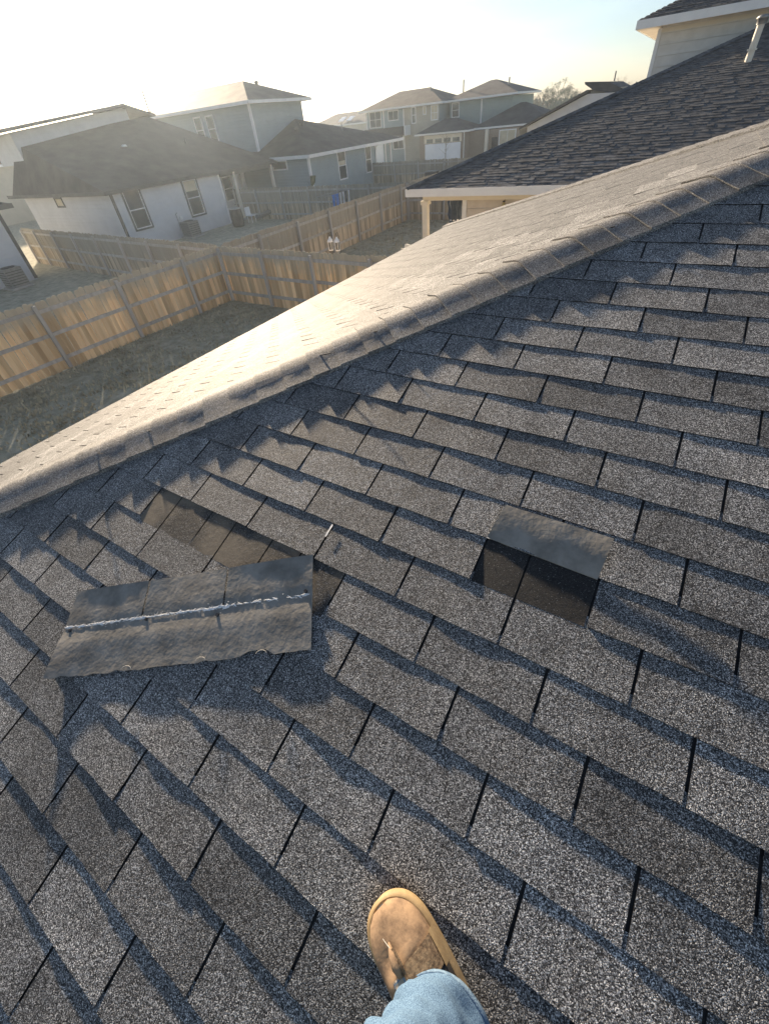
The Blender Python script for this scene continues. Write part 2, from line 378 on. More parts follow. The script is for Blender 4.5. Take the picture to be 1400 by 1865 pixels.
stuff1 = MB(); cnt = 0
def join(into, mb, mtx):
    into.add([mtx @ Vector(v) for v in mb.v], mb.f); into.sm[-len(mb.f):] = mb.sm
MISS = set()
for u in (-69, -57, -45): MISS.add((-15, u))
MISS.add((-13, -19))
r1 = random.Random(11)
tabs1 = []
for k in range(-27, 10):
    yb = Y0L + k * EX; yt = yb + EX
    base = (-5 * k) % 12     # key positions u = n*12 - ... ; lattice u = -7 + ... fitted on the photograph
    # key lattice: row 0 has a key at u=0 ; each row down shifts by +5
    u0 = -5 * k
    for n_ in range(-16, 8):
        u = u0 + 12 * n_
        xl = X0 + u * .028
        if xl > 2.6 or xl + TW < -4.2: continue
        if yb * CS > yR or yt * CS < EAVE_Y: continue
        edge = lambda y: (yb + y) * CS + CC          # hip crest in x
        if edge(0) >= xl + TW - .01: continue
        if xl < edge(EX + .03) + .001: 
            tm = tab_mesh(TW, EX, 5, 3, lo=lambda y, xl=xl, yb=yb: (yb + y) * CS + CC - xl, seed=r1.randrange(999)); me = None
        else: tm = None; me = r1.randrange(16)
        mtx = HBI @ F1 @ T(xl, yb, 0)
        c = F1 @ Vector((xl + TW / 2, yb + EX / 2, 0))
        tabs1.append((k, u, tm, me, mtx, c))
n_ind = 0
for k, u, tm, me, mtx, c in tabs1:
    if (k, u) in MISS: continue
    if visible(c, 90) :
        if tm: meo = tm.mesh('shingle', 'shingle')
        else: meo = full_me[me]
        inst('shingle', meo, roof, mtx); n_ind += 1
    else:
        join(stuff1, tm or full[me], mtx)
# headlaps laid bare where tabs are gone
for k, u in MISS:
    xl = X0 + u * .028; yb = Y0L + k * EX
    dark = k == -13
    for (ua, ub) in ((-4.0, 1.0), (1.0, 13.0 - .0), ) if False else ((0, 5), (5, 12)):
        hb = MB(); nx = 4; ny = 4; vs = []
        x0, x1 = xl + ua * .028 + .003, xl + ub * .028 - .003
        for j in range(ny + 1):
            for i in range(nx + 1):
                x = x0 + (x1 - x0) * i / nx; y = yb - (.003 if dark else .016) + (EX + .035) * j / ny
                vs.append((x, y, .0047 + .0006 * noise.noise((x * 17, y * 17, 2))))
        fs = [(j * (nx + 1) + i, j * (nx + 1) + i + 1, (j + 1) * (nx + 1) + i + 1, (j + 1) * (nx + 1) + i) for j in range(ny) for i in range(nx)]
        hb.add([(HBI @ F1) @ Vector(v) for v in vs], fs, True)
        o = bpy.data.objects.new('exposed_headlap', hb.mesh('exposed_headlap', 'headlap_dark' if dark else 'headlap')); COL.objects.link(o); o.parent = roof
        o['label'] = 'bare black headlap where one tab has blown off' if dark else 'bare dusty tan headlap where a strip of shingle has blown off'
# torn tab folded back
fl = MB(); nx, ny = 8, 8; c0 = [(-.232, .944), (.104, .937)]; c1 = [(-.214, 1.075), (.113, 1.068)]
vs = []
for j in range(ny + 1):
    t = j / ny
    for i in range(nx + 1):
        s_ = i / nx
        x = (c0[0][0] * (1 - s_) + c0[1][0] * s_) * (1 - t) + (c1[0][0] * (1 - s_) + c1[1][0] * s_) * t
        y = (c0[0][1] * (1 - s_) + c0[1][1] * s_) * (1 - t) + (c1[0][1] * (1 - s_) + c1[1][1] * s_) * t
        z = .008 + .024 * math.sin(min(t * 1.15, 1) * math.pi / 2) * (.6 + .6 * s_) - .004 * t + .0035 * noise.noise((x * 14, y * 14, 5))
        vs.append((x, y, z))
N = nx + 1
lower = [(v[0], v[1], v[2] - .0042) for v in vs]
q = [(j * N + i, j * N + i + 1, (j + 1) * N + i + 1, (j + 1) * N + i) for j in range(ny) for i in range(nx)]
off = len(vs)
fl.add([(HBI @ F1) @ Vector(v) for v in vs + lower], q + [tuple(reversed([off + i for i in f])) for f in q], True)
rim = [i for i in range(N)] + [j * N + nx for j in range(1, ny + 1)] + [ny * N + i for i in range(nx - 1, -1, -1)] + [j * N for j in range(ny - 1, 0, -1)]
fl.add([(HBI @ F1) @ Vector(v) for v in vs + lower], [(rim[(i + 1) % len(rim)], rim[i], off + rim[i], off + rim[(i + 1) % len(rim)]) for i in range(len(rim))])
o = bpy.data.objects.new('folded_tab', fl.mesh('folded_tab', 'underside')); COL.objects.link(o); o.parent = roof
o['label'] = 'torn tab folded back uphill, tan underside showing'
# streak of white sealant on the slope above the loose strip
sl = MB(); vs = []
for i in range(9):
    t = i / 8; x = -.761; y = .735 + .052 * t; wd = .0035 * (1.2 - abs(t - .5)) + .0012 * math.sin(9 * t)
    h = .0105 - .001 * t
    vs += [(x - wd, y, h), (x + wd, y, h + .0008)]
sl.add([(HBI @ F1) @ Vector(v) for v in vs], [(2 * i, 2 * i + 1, 2 * i + 3, 2 * i + 2) for i in range(8)])
o = bpy.data.objects.new('sealant_streak', sl.mesh('sealant_streak', 'sealant')); COL.objects.link(o); o.parent = roof

# sunlit slope tabs
cand = []
r2 = random.Random(5); row = 0
y = EAVE_X / CS
while y * CS < xR:
    off_u = (row * 5 * .028) % TW
    x = -(KK - EAVE_X) - TW + off_u
    while x < 2:
        # allowed: -x > X+... : world Y = -x, world X = y*CS ; need X+... Y between X-CC and KK-X
        def lo(yy, x=x, y=y): return -(KK - (y + yy) * CS) - x
        def hi(yy, x=x, y=y): return -((y + yy) * CS - CC) - x
        a0, b0 = max(0, lo(0)), min(TW, hi(0))
        if b0 - a0 > .02:
            clip = lo(EX + .03) > 0 or hi(EX + .03) < TW
            mi = r2.randrange(16)
            tm = tab_mesh(TW, EX, 5, 3, lo=lo, hi=hi, seed=r2.randrange(999)) if clip else None
            c = F2 @ Vector((x + TW / 2, y + EX / 2, 0)); cand.append(((c - cam_o.location).length, tm, mi, HBI @ F2 @ T(x, y, 0), c))
        x += TW
    y += EX; row += 1
cand.sort(key=lambda t: t[0])
left = 300 - n_ind
for d, tm, mi, mtx, c in cand:
    if left > 0 and visible(c, 0):
        inst('shingle', tm.mesh('shingle', 'shingle') if tm else full_me[mi], roof, mtx); left -= 1
    else: join(stuff1, tm or full[mi], mtx)
o = bpy.data.objects.new('distant_shingles', stuff1.mesh('distant_shingles', 'shingle')); COL.objects.link(o); o.parent = roof; o['kind'] = 'stuff'

# hip caps
def cap_mesh(sgn, seed):
    rr = random.Random(seed); prof = [-.17, -.13, -.085, -.055, -.03, 0, .03, .055, .085, .13, .17]
    Lc = .30 if sgn else .30; Lc = .19
    vs = []; rings = 3; wob = rr.uniform(-.002, .002)
    k_ = TP / math.sqrt(2)
    for j in range(rings):
        t = j / (rings - 1); s_ = t * Lc
        for d in prof:
            dn = -(math.sqrt(d * d + .035 ** 2) - .035) * k_ * 1.03
            dn = max(dn, -abs(d) * k_)
            hgt = .012 + .009 * (1 - t) + .008 * math.exp(-(d / .075) ** 2) + wob + (.001 * noise.noise((d * 30, s_ * 9, seed)))
            vs.append((s_, d, dn + hgt))
    n = len(prof); th = .006
    mb = MB(); mb.add(vs, [(j * n + i, (j + 1) * n + i, (j + 1) * n + i + 1, j * n + i + 1) for j in range(rings - 1) for i in range(n - 1)], True)
    for chain, fl_ in (([*range(n)], 0), ([j * n for j in range(rings)], 1), ([j * n + n - 1 for j in range(rings)], 0)):
        qv = [Vector(vs[i]) for i in chain]; bt = [p - Vector((0, 0, th if fl_ == 0 and len(chain) == n else .02)) for p in qv]; m_ = len(qv)
        fs = [(i, i + 1, m_ + i + 1, m_ + i) for i in range(m_ - 1)]
        mb.add(qv + bt, fs)
    return mb
caps = [cap_mesh(1, s).mesh('hip_cap', 'cap') for s in range(8)]
def cap_run(P, Q, step, mx_=400):
    P, Q = Vector(P), Vector(Q); d = (Q - P); Ln = d.length; d.normalize()
    side = Vector((-d.y, d.x, 0)).normalized(); up = d.cross(side)
    F = Matrix((d, side, up)).transposed().to_4x4()
    i = 0; rr = random.Random(2)
    while i * step < Ln and i < mx_:
        F.translation = P + d * (i * step)
        inst('hip_cap', caps[rr.randrange(8)], roof, HBI @ F @ Matrix.Rotation(rr.uniform(-.012, .012), 4, 'Z')); i += 1
cap_run((EAVE_X, EAVE_Y, ez), (xR, yR, zz(yR)), .142)
cap_run((EAVE_X, YB, ez), (xR, yR, zz(yR)), .142)
# drip edge strip at the far eave corner
o = MB().box(EAVE_X - .05, EAVE_X - .024, YB - 3.1, YB - .6, ez - .12, ez - .02).build('gutter', 'metal', house)

# ------------------------------------------------------------------ loose strip lying on the slope
P0 = Vector((-1.623, .128, 0)); Ud = Vector((.859, .528, 0)).normalized(); Vd = Vector((.171, -.271, 0)).normalized()
strip = thing('loose_shingle_strip', 'loose three-tab shingle strip lying upside down across the slope, white sealant line along it', 'shingle', tuple(F1 @ P0))
strip_b = F1 @ P0
def strip_h(u, v):
    z = .0122 + .0035 * min(v / .14, 1) - .001 * max(0, (v - .2) / .12) + .0015 * (.5 + .5 * math.sin(u * 7.5 + 1.2 + 3 * v)) + .002 * noise.noise((u * 6, v * 9, 1)) + .0012 * noise.noise((u * 24, v * 30, 4))
    z += .022 * max(0, 1 - u / .2) ** 2 * max(0, (v - .1) / .22)
    z += .006 * max(0, 1 - v / .09) ** 2 * (0.6 + .6 * math.sin(u * 9.3))
    z -= .006 * math.exp(-((v - .155) / .02) ** 2)
    return max(z, .0122)
def strip_piece(name, u0, u1, v0, v1, nu, nv, mt='underside', dz=0, th=.003, jag=.0):
    vs = []
    for j in range(nv + 1):
        for i in range(nu + 1):
            u = u0 + (u1 - u0) * i / nu; v = v0 + (v1 - v0) * j / nv
            if jag and j == nv: v += jag * noise.noise((u * 23, 7, 1)) - (.02 if .78 < u < .86 else 0) * .8
            p = P0 + Ud * u + Vd * v; vs.append(Vector((p.x, p.y, strip_h(u, v) + dz)))
    N = nu + 1; qd = [(j * N + i, (j + 1) * N + i, (j + 1) * N + i + 1, j * N + i + 1) for j in range(nv) for i in range(nu)]
    low = [v - Vector((0, 0, th)) for v in vs]; of = len(vs)
    X = [F1 @ v for v in vs + low]
    mb = MB(); mb.add(X, qd + [tuple(reversed([of + i for i in f])) for f in qd], True)
    rim = [i for i in range(N)] + [j * N + nu for j in range(1, nv + 1)] + [nv * N + i for i in range(nu - 1, -1, -1)] + [j * N for j in range(nv - 1, 0, -1)]
    mb.add(X, [(rim[i], rim[(i + 1) % len(rim)], of + rim[(i + 1) % len(rim)], of + rim[i]) for i in range(len(rim))])
    return mb.build(name, mt, strip)
for i in range(3): strip_piece('tab', i * .336 + (.004 if i else 0), (i + 1) * .336 - (.004 if i < 2 else 0), 0, .1405, 10, 5)
strip_piece('headlap', 0, 1.008, .1405, .32, 32, 7, jag=.008)
sv = MB(); rr = random.Random(4)
for i in range(520):
    u = rr.uniform(.01, .99)
    den = 1 if u < .7 else .35
    if rr.random() > den: continue
    core = rr.random() < .75
    v = .142 + .004 * noise.noise((u * 11, 9, 2)) + rr.gauss(0, .0016 if core else .007) + (.004 * rr.random() if abs(u - .64) < .05 else 0)
    l = rr.uniform(.003, .016) if core else rr.uniform(.001, .004); wd = rr.uniform(.0006, .0026) * (1 + .8 * noise.noise((u * 14, 2, 2))) if core else .0008
    if abs(u - .64) < .05: wd *= 1.8
    a = rr.gauss(0, .35) if core else rr.uniform(0, 3.1)
    p = P0 + Ud * u + Vd * v; z = strip_h(u, v) + .0008 + rr.random() * .0008
    dd = Ud * math.cos(a) * l + Vd * math.sin(a) * l; ww = (Vd * math.cos(a) - Ud * math.sin(a)) * wd; b0 = Vector((p.x, p.y, z)); q = [-dd, -dd * .3 - ww, dd * .7 - ww * .7, dd, dd * .4 + ww, -dd * .6 + ww * .8]
    sv.add([F1 @ (b0 + e) for e in q] + [F1 @ (b0 + Vector((0, 0, .0006)))], [(k, (k + 1) % 6, 6) for k in range(6)])
sv.build('sealant_line', 'sealant', strip)
for u, v in ((.03, .155), (.36, .15), (.655, .17), (.985, .13)):
    p = P0 + Ud * u + Vd * v; z = strip_h(u, v)
    nb = MB(); nb.tube([F1 @ Vector((p.x, p.y, z - .001)), F1 @ Vector((p.x, p.y, z + .006))], .006, 8); nb.build('nail', 'dark', strip)
for u in (.33, .62, .84):
    pts = []
    for i in range(6):
        t = i / 5; p = P0 + Ud * (u + .018 * math.cos(t * 3)) + Vd * (.318 - .012 * math.sin(t * 3)); pts.append(F1 @ Vector((p.x, p.y, strip_h(u, .3) + .006 + .004 * t)))
    MB().tube(pts, .0011, 5).build('paper_curl', 'cushion', strip)

# ------------------------------------------------------------------ fences
def picket_mesh(w_=.138, h=1.83, ear=.03, mt='cedar'):
    mb = MB(); pts = [(-w_ / 2, 0, 0), (w_ / 2, 0, 0), (w_ / 2, 0, h - ear), (w_ / 2 - ear, 0, h), (-w_ / 2 + ear, 0, h), (-w_ / 2, 0, h - ear)]
    n = 6; a = [(p[0], -.008, p[2]) for p in pts]; b = [(p[0], .008, p[2]) for p in pts]
    mb.add(a + b, [tuple(range(n)), tuple(reversed(range(n, 2 * n)))] + [(i, n + i, n + (i + 1) % n, (i + 1) % n) for i in range(n)])
    return mb.mesh('picket', mt)
PK = {k: [picket_mesh(w_, 1.83, .03, k) for w_ in (.134, .139, .143)] for k in ('cedar', 'cedar_old')}
FSEED = 0
def fence(label, A, B, side, mt='cedar', h=1.83, first=2.3, step=2.3, zb=0.0, maxp=300):
    """side: +1 puts rails and posts on the left of A->B, -1 on the right"""
    global FSEED; FSEED += 1; rr = random.Random(FSEED)
    A, B = Vector(A), Vector(B); d = B - A; Ln = d.length; ang = math.atan2(d.y, d.x)
    f = thing('wooden_fence', label, 'fence', (A.x, A.y, zb), ang, group='cedar privacy fences between the back yards', local=True)
    x = .07; i = 0
    while x < Ln:
        inst('picket', rr.choice(PK[mt]), f, T(x, rr.uniform(-.003, .003), rr.uniform(-.075, -.03)) @ Matrix.Rotation(rr.uniform(-.012, .012), 4, 'Y') @ Matrix.Rotation(rr.uniform(-.03, .03), 4, 'Z'))
        x += .1455 + rr.uniform(0, .005); i += 1
    posts = [0.05]; p = first
    while p < Ln - .4: posts.append(p); p += step
    posts.append(Ln - .05)
    pm = MB().box(-.045, .045, -.045, .045, 0, h - .12).mesh('post', 'post')
    for p in posts: inst('post', pm, f, T(p, side * (.008 + .04 + .05), 0) @ Matrix.Rotation(rr.uniform(-.012, .012), 4, 'Y'))
    for a, b in zip(posts, posts[1:]):
        rm = MB().box(0, b - a - .004, -.02, .02, -.045, .045).mesh('rail', 'post')
        for z in (.28, .93, 1.56):
            inst('rail', rm, f, T(a + .002, side * (.008 + .021), z + rr.uniform(-.02, .02)) @ Matrix.Rotation(rr.uniform(-.006, .006), 4, 'Y'))
    return f
fence('orange cedar fence along the far side of the near lawn, grey posts showing', (-13.5, 10.85), (-14.4, -2.6), 1, 'cedar', first=1.55)
fence('cedar fence from the lawn corner towards our eave, two white lanterns behind it', (-13.38, 10.8), (-4.6, 10.6), -1, 'cedar', first=2.1, step=2.15)
fence('long weathered fence running away beyond the lawn corner, on the left of the patio yard', (-13.5, 11.0), (-13.7, 25.2), -1, 'cedar_old', first=1.9)
fence('brown fence at the back of the patio yard, seen behind the porch post', (-13.6, 25.3), (-1.5, 25.0), -1, 'cedar_old')
fence('hazy fence at the left, between the lawn behind and the white house', (-13.7, 11.0), (-31.5, 12.4), 1, 'cedar_old')
fence('fence in front of the blue house, behind the drying rack', (-13.9, 25.3), (-27.5, 25.0), 1, 'cedar_old')
fence('short far fence running on behind the corner of the patio roof', (-13.7, 25.5), (-13.0, 38.0), -1, 'cedar_old')
fence('farthest fence, below the white garage door', (-24.0, 38.2), (-8.0, 37.6), -1, 'cedar_old')

# ------------------------------------------------------------------ buildings
ZV = Vector((0, 0, 1))
def window(parent, P, U, Nn, w_, h, cols=1, rows=2, trim='trim', tw=.09, pane='glass', blind=None, sur=None):
    """P: lower-left corner on the wall surface; U along the wall; Nn outward"""
    P, U, Nn = Vector(P), Vector(U), Vector(Nn)
    mb = MB()
    o_ = (.004, .045)
    mb.obox(P, U, ZV, Nn, (-tw, 0), (-tw, h + tw), o_).obox(P, U, ZV, Nn, (w_, w_ + tw), (-tw, h + tw), o_)
    mb.obox(P, U, ZV, Nn, (0, w_), (-tw, 0), o_).obox(P, U, ZV, Nn, (0, w_), (h, h + tw), o_)
    for i in range(1, cols): mb.obox(P, U, ZV, Nn, (w_ * i / cols - .02, w_ * i / cols + .02), (0, h), (.004, .032))
    for i in range(1, rows): mb.obox(P, U, ZV, Nn, (0, w_), (h * i / rows - .025, h * i / rows + .025), (.004, .036))
    f = mb.build('window', trim, parent)
    if sur:
        s2 = MB(); t2 = tw + .09
        s2.obox(P, U, ZV, Nn, (-t2, -tw), (-t2, h + t2), (.004, .06)).obox(P, U, ZV, Nn, (w_ + tw, w_ + t2), (-t2, h + t2), (.004, .06))
        s2.obox(P, U, ZV, Nn, (-tw, w_ + tw), (-t2, -tw), (.004, .06)).obox(P, U, ZV, Nn, (-tw, w_ + tw), (h + tw, h + t2), (.004, .06))
        s2.build('surround', sur, f)
    g = MB().obox(P, U, ZV, Nn, (0, w_), (0, h), (.004, .014)); g.build('pane', pane, f)
    if blind:
        MB().obox(P, U, ZV, Nn, (.03, w_ - .03), (h * blind[0], h * blind[1]), (.0145, .018)).build('blind', 'blind', f)
    return f
def strip_part(parent, name, mt, P, U, Nn, u, z, n=(.003, .03)):
    return MB().obox(P, U, ZV, Nn, u, z, n).build(name, mt, parent)
def hip_roof(parent, x0, x1, y0, y1, z, pitch, mt, oh=.45, fh=.18, trim='trim', th=.05, soff='soffit', px_=None, py_=None, name='roof'):
    X0_, X1_, Y0_, Y1_ = x0 - oh, x1 + oh, y0 - oh, y1 + oh
    ax = px_ or pitch; ay = py_ or pitch
    w_, d = X1_ - X0_, Y1_ - Y0_
    # heights: slopes ax from x sides, ay from y sides
    if w_ * ax <= d * ay:
        hz = w_ / 2 * ax; iy = hz / ay; xm = (X0_ + X1_) / 2
        R1_, R2_ = (xm, Y0_ + iy, z + hz), (xm, Y1_ - iy, z + hz)
        A, B, C, D = (X0_, Y0_, z), (X1_, Y0_, z), (X1_, Y1_, z), (X0_, Y1_, z)
        faces = [(A, B, R1_), (B, C, R2_, R1_), (C, D, R2_), (D, A, R1_, R2_)]
    else:
        hz = d / 2 * ay; ix = hz / ax; ym = (Y0_ + Y1_) / 2
        R1_, R2_ = (X0_ + ix, ym, z + hz), (X1_ - ix, ym, z + hz)
        A, B, C, D = (X0_, Y0_, z), (X1_, Y0_, z), (X1_, Y1_, z), (X0_, Y1_, z)
        faces = [(A, B, R2_, R1_), (B, C, R2_), (C, D, R1_, R2_), (D, A, R1_)]
    mb = MB()
    for f in faces: mb.add(f, [tuple(range(len(f)))])
    mb.add([(p[0], p[1], z - .004) for p in (A, B, C, D)], [(3, 2, 1, 0)])
    r_ = mb.build(name, mt, parent)
    fb = MB(); t = .03
    fb.box(X0_ - t, X1_ + t, Y0_ - t, Y0_ - .002, z - fh, z + .01).box(X0_ - t, X1_ + t, Y1_ + .002, Y1_ + t, z - fh, z + .01)
    fb.box(X0_ - t, X0_ - .002, Y0_, Y1_, z - fh, z + .01).box(X1_ + .002, X1_ + t, Y0_, Y1_, z - fh, z + .01)
    fb.build('fascia', trim, parent)
    MB().box(X0_ - .001, X1_ + .001, Y0_ - .001, Y1_ + .001, z - fh + .02, z - fh + .04).build('soffit', soff, parent)
    return r_, (R1_, R2_)
def corner(parent, x, y, sx, sy, z0, z1, mt='trim', w_=.1):
    MB().box(min(x, x - sx * w_), max(x, x - sx * w_), y, y + sy * .02, z0, z1).box(x, x + sx * .02, min(y + sy * .02, y - sy * w_), max(y + sy * .02, y - sy * w_), z0, z1).build('corner_board', mt, parent) if sx > 0 else \
    MB().box(x, x + w_, y, y + sy * .02, z0, z1).box(x - .02, x, min(y + sy * .02, y - sy * w_), max(y + sy * .02, y - sy * w_), z0, z1).build('corner_board', mt, parent)
def vent_pipe(parent, x, y, z0, z1, r=.05, mt='metal', name='vent_pipe'):
    return MB().tube([(x, y, z0), (x, y, z1)], r, 8).build(name, mt, parent)

# --- neighbour house on the right (N)
NX0, NY0, NZ, NPIT = -7.55, 13.9, 2.85, .345
nb = thing('house', 'neighbour house with dark grey hip roof, white fascia and covered porch on the right', 'house', (-5.4, 14.6, 0))
DEP = 8.6; NX1 = 10.0; NYB = NY0 + 2 * DEP; zr = NZ + DEP * NPIT
rb = MB()
a_, b_, c_, d_ = (NX0, NY0, NZ), (NX1, NY0, NZ), (NX1, NYB, NZ), (NX0, NYB, NZ); r1_, r2_ = (NX0 + DEP, NY0 + DEP, zr), (NX1, NY0 + DEP, zr)
rb.add([a_, b_, r2_, r1_, c_, d_], [(0, 1, 2, 3), (1, 4, 2), (4, 5, 3, 2), (5, 0, 3)])
rb.add([(p[0], p[1], NZ - .01) for p in (a_, b_, c_, d_)], [(3, 2, 1, 0)])
nroof = rb.build('roof', 'nshingle', nb)
MB().box(NX0 - .03, NX1, NY0 - .03, NY0 - .002, NZ - .19, NZ + .012).box(NX0 - .03, NX0 - .002, NY0, NYB, NZ - .19, NZ + .012).build('fascia', 'trim', nb)
MB().box(NX0, NX1, NY0, NYB, NZ - .17, NZ - .15).build('soffit', 'soffit', nb)
MB().box(-7.2, NX1 - .3, 14.35, 14.47, NZ - .36, NZ - .17).build('porch_beam', 'trimtan', nb)
MB().box(-7.2, -7.08, 14.48, 18.6, NZ - .36, NZ - .17).build('porch_beam', 'trimtan', nb)
MB().box(-7.22, -7.04, 14.32, 14.5, 0.02, NZ - .47).box(-7.26, -7.0, 14.28, 14.54, NZ - .47, NZ - .362).build('porch_post', 'trimtan', nb)
MB().box(-7.22, -7.04, 18.5, 18.68, 0.02, NZ - .362).build('porch_post', 'trimtan', nb)
MB().box(-7.4, -5.9, 14.2, 18.8, -.05, .06).build('patio_slab', 'concrete', nb)
MB().box(-5.9, NX1 - .3, 14.62, NYB - .4, -.1, NZ - .18).build('wall', 'nwall', nb)
zb = .1; i = 0
while zb < NZ - .2:
    zt_ = min(zb + .3, NZ - .2)
    MB().obox((-5.78, 14.618, 0), (1, 0, 0), ZV, (0, -1, 0), (0, 9.0), (zb, zt_ - .006), (0, .012)).obox((-5.78, 14.618, 0), (1, 0, 0), ZV, (0, -1, 0), (0, 9.0), (zb, zb + .03), (.0125, .034)).build('siding_board', 'nwall', nb)
    zb += .3
MB().box(-5.93, -5.79, 14.58, 14.617, 0, NZ - .19).build('corner_board', 'trim', nb)
MB().box(-3.55, -3.43, 14.575, 14.6, 0, NZ - .19).build('trim_board', 'trimtan', nb)
lm = MB(); lm.tube([(-4.55, 14.42, 2.42), (-4.55, 14.42, 2.28), (-4.55, 14.42, 2.2)], [.03, .075, .045], 10); lm.tube([(-4.55, 14.6, 2.44), (-4.55, 14.5, 2.47), (-4.55, 14.42, 2.43)], .014, 6)
wl_ = lm.build('wall_lantern', 'brass', nb)
MB().tube([(-4.55, 14.42, 2.425), (-4.55, 14.42, 2.455)], [.05, .02], 10).build('lantern_cap', 'dark', wl_)
# dimensional shingles of the south slope
nsh = []
rr = random.Random(21)
NF = Matrix(((1, 0, 0, 0), (0, math.cos(math.atan(NPIT)), -math.sin(math.atan(NPIT)), NY0), (0, math.sin(math.atan(NPIT)), math.cos(math.atan(NPIT)), NZ), (0, 0, 0, 1)))
cN = math.cos(math.atan(NPIT)); s_y = 0; ex = .145
def slab(x0, x1, x0t, x1t, h, t0):
    mb = MB(); vs = [(x0, 0, t0), (x1, 0, t0), (x1t, h, t0 * .35), (x0t, h, t0 * .35), (x0, 0, 0), (x1, 0, 0), (x1t, h, 0), (x0t, h, 0)]
    mb.add(vs, [(0, 1, 2, 3), (4, 5, 1, 0), (1, 5, 6, 2), (4, 0, 3, 7)]); return mb
while s_y * cN < DEP:
    x = NX0 + s_y * cN + rr.uniform(-.1, 0)
    xend = NX1 - .1 
    while x < xend:
        wd = rr.choice((.13, .16, .2, .26, .34)); t0 = rr.choice((.009, .011, .017, .02))
        a = max(x, NX0 + s_y * cN); a2 = max(x, NX0 + (s_y + ex) * cN)
        if x + wd - .004 > a2: nsh.append((slab(a, x + wd - .004, a2, x + wd - .004, ex + .01, t0), s_y, NF @ Vector((a, s_y, 0))))
        x += wd
    s_y += ex
base_n = Vector((-5.4, 14.6, 0))
vis = []; st = MB()
for i, (mb, sy, c) in enumerate(nsh):
    if visible(c, 0) and to_px(c)[0] > 740: vis.append((-(c - cam_o.location).length, i))
vis.sort(reverse=True); vis_i = set(i for _, i in vis[:300])
for i, (mb, sy, c) in enumerate(nsh):
    X = T(*(-base_n)) @ NF @ T(0, sy, 0)
    if i in vis_i: inst('shingle', mb.mesh('shingle', 'nshingle'), nroof, X)
    else: join(st, mb, X)
o = bpy.data.objects.new('upper_shingles', st.mesh('upper_shingles', 'nshingle')); COL.objects.link(o); o.parent = nroof; o['kind'] = 'stuff'
# its hip caps on the visible left hip
hb = thing; ncap = MB().add([(0, -.13, -.03), (.3, -.13, -.03), (.3, 0, .022), (0, 0, .03), (.3, .13, -.03), (0, .13, -.03)], [(0, 1, 2, 3), (3, 2, 4, 5)]).mesh('hip_cap', 'nshingle')
P, Q = Vector(a_), Vector(r1_); d = (Q - P); Ln = d.length; d.normalize(); sd = Vector((-d.y, d.x, 0)).normalized(); Fm = Matrix((d, sd, d.cross(sd))).transposed().to_4x4()
for i in range(int(Ln / .2)):
    Fm.translation = P + d * (i * .2) + Vector((0, 0, .03)); inst('hip_cap', ncap, nroof, T(*(-base_n)) @ Fm)
# upper storey
UY = 22.5; UX = -2.35; UZ = 6.17
MB().box(UX, 6, UY, UY + 6, 3.4, UZ - .15).build('upper_wall', 'nwhite', nb)
zb = 4.0
while zb < UZ - .2:
    MB().obox((UX + .1, UY - .002, 0), (1, 0, 0), ZV, (0, -1, 0), (0, 7.8), (zb, zb + .265), (0, .012)).obox((UX + .1, UY - .002, 0), (1, 0, 0), ZV, (0, -1, 0), (0, 7.8), (zb, zb + .03), (.0125, .034)).build('siding_board', 'nwhite', nb); zb += .27
MB().box(UX - .02, UX + .09, UY - .035, UY - .004, 3.6, UZ - .15).build('corner_board', 'trim', nb)
MB().box(UX + .09, 6, UY - .03, UY - .016, UZ - .26, UZ - .155).build('frieze_board', 'trimtan', nb)
hip_roof(nb, UX, 7, UY, UY + 6, UZ + .08, .4, 'nshingle', oh=.62, fh=.2, name='upper_roof')
ush = MB(); uF = math.atan(.4)
UF = Matrix(((1, 0, 0, 0), (0, math.cos(uF), -math.sin(uF), UY - .62), (0, math.sin(uF), math.cos(uF), UZ + .08), (0, 0, 0, 1)))
for r_ in range(10):
    x = UX - .62 + r_ * .145 * math.cos(uF)
    while x < 2: 
        wd = rr.choice((.16, .2, .26, .34)); join(ush, slab(x, x + wd - .004, x + .05, x + wd - .004, .155, rr.choice((.012, .02, .026))), T(*(-base_n)) @ UF @ T(0, r_ * .145, 0)); x += wd
o = bpy.data.objects.new('upper_eave_shingles', ush.mesh('upper_eave_shingles', 'nshingle')); COL.objects.link(o); o.parent = nb; o['kind'] = 'stuff'
# flue on the slope
fx, fy = .43, 19.8
fz = NZ + (fy - NY0) * NPIT
fp = MB(); fp.tube([(fx, fy, fz - .05), (fx, fy, fz + .72)], .085, 14); flue = fp.build('flue_pipe', 'trimtan', nb)
MB().tube([(fx, fy, fz + .22), (fx, fy, fz + .26)], .115, 14).build('storm_collar', 'trimtan', flue)
MB().tube([(fx, fy, fz + .72), (fx, fy, fz + .82), (fx, fy, fz + .84), (fx, fy, fz + .9)], [.12, .12, .17, .1], 14).build('flue_cap', 'metal', flue)

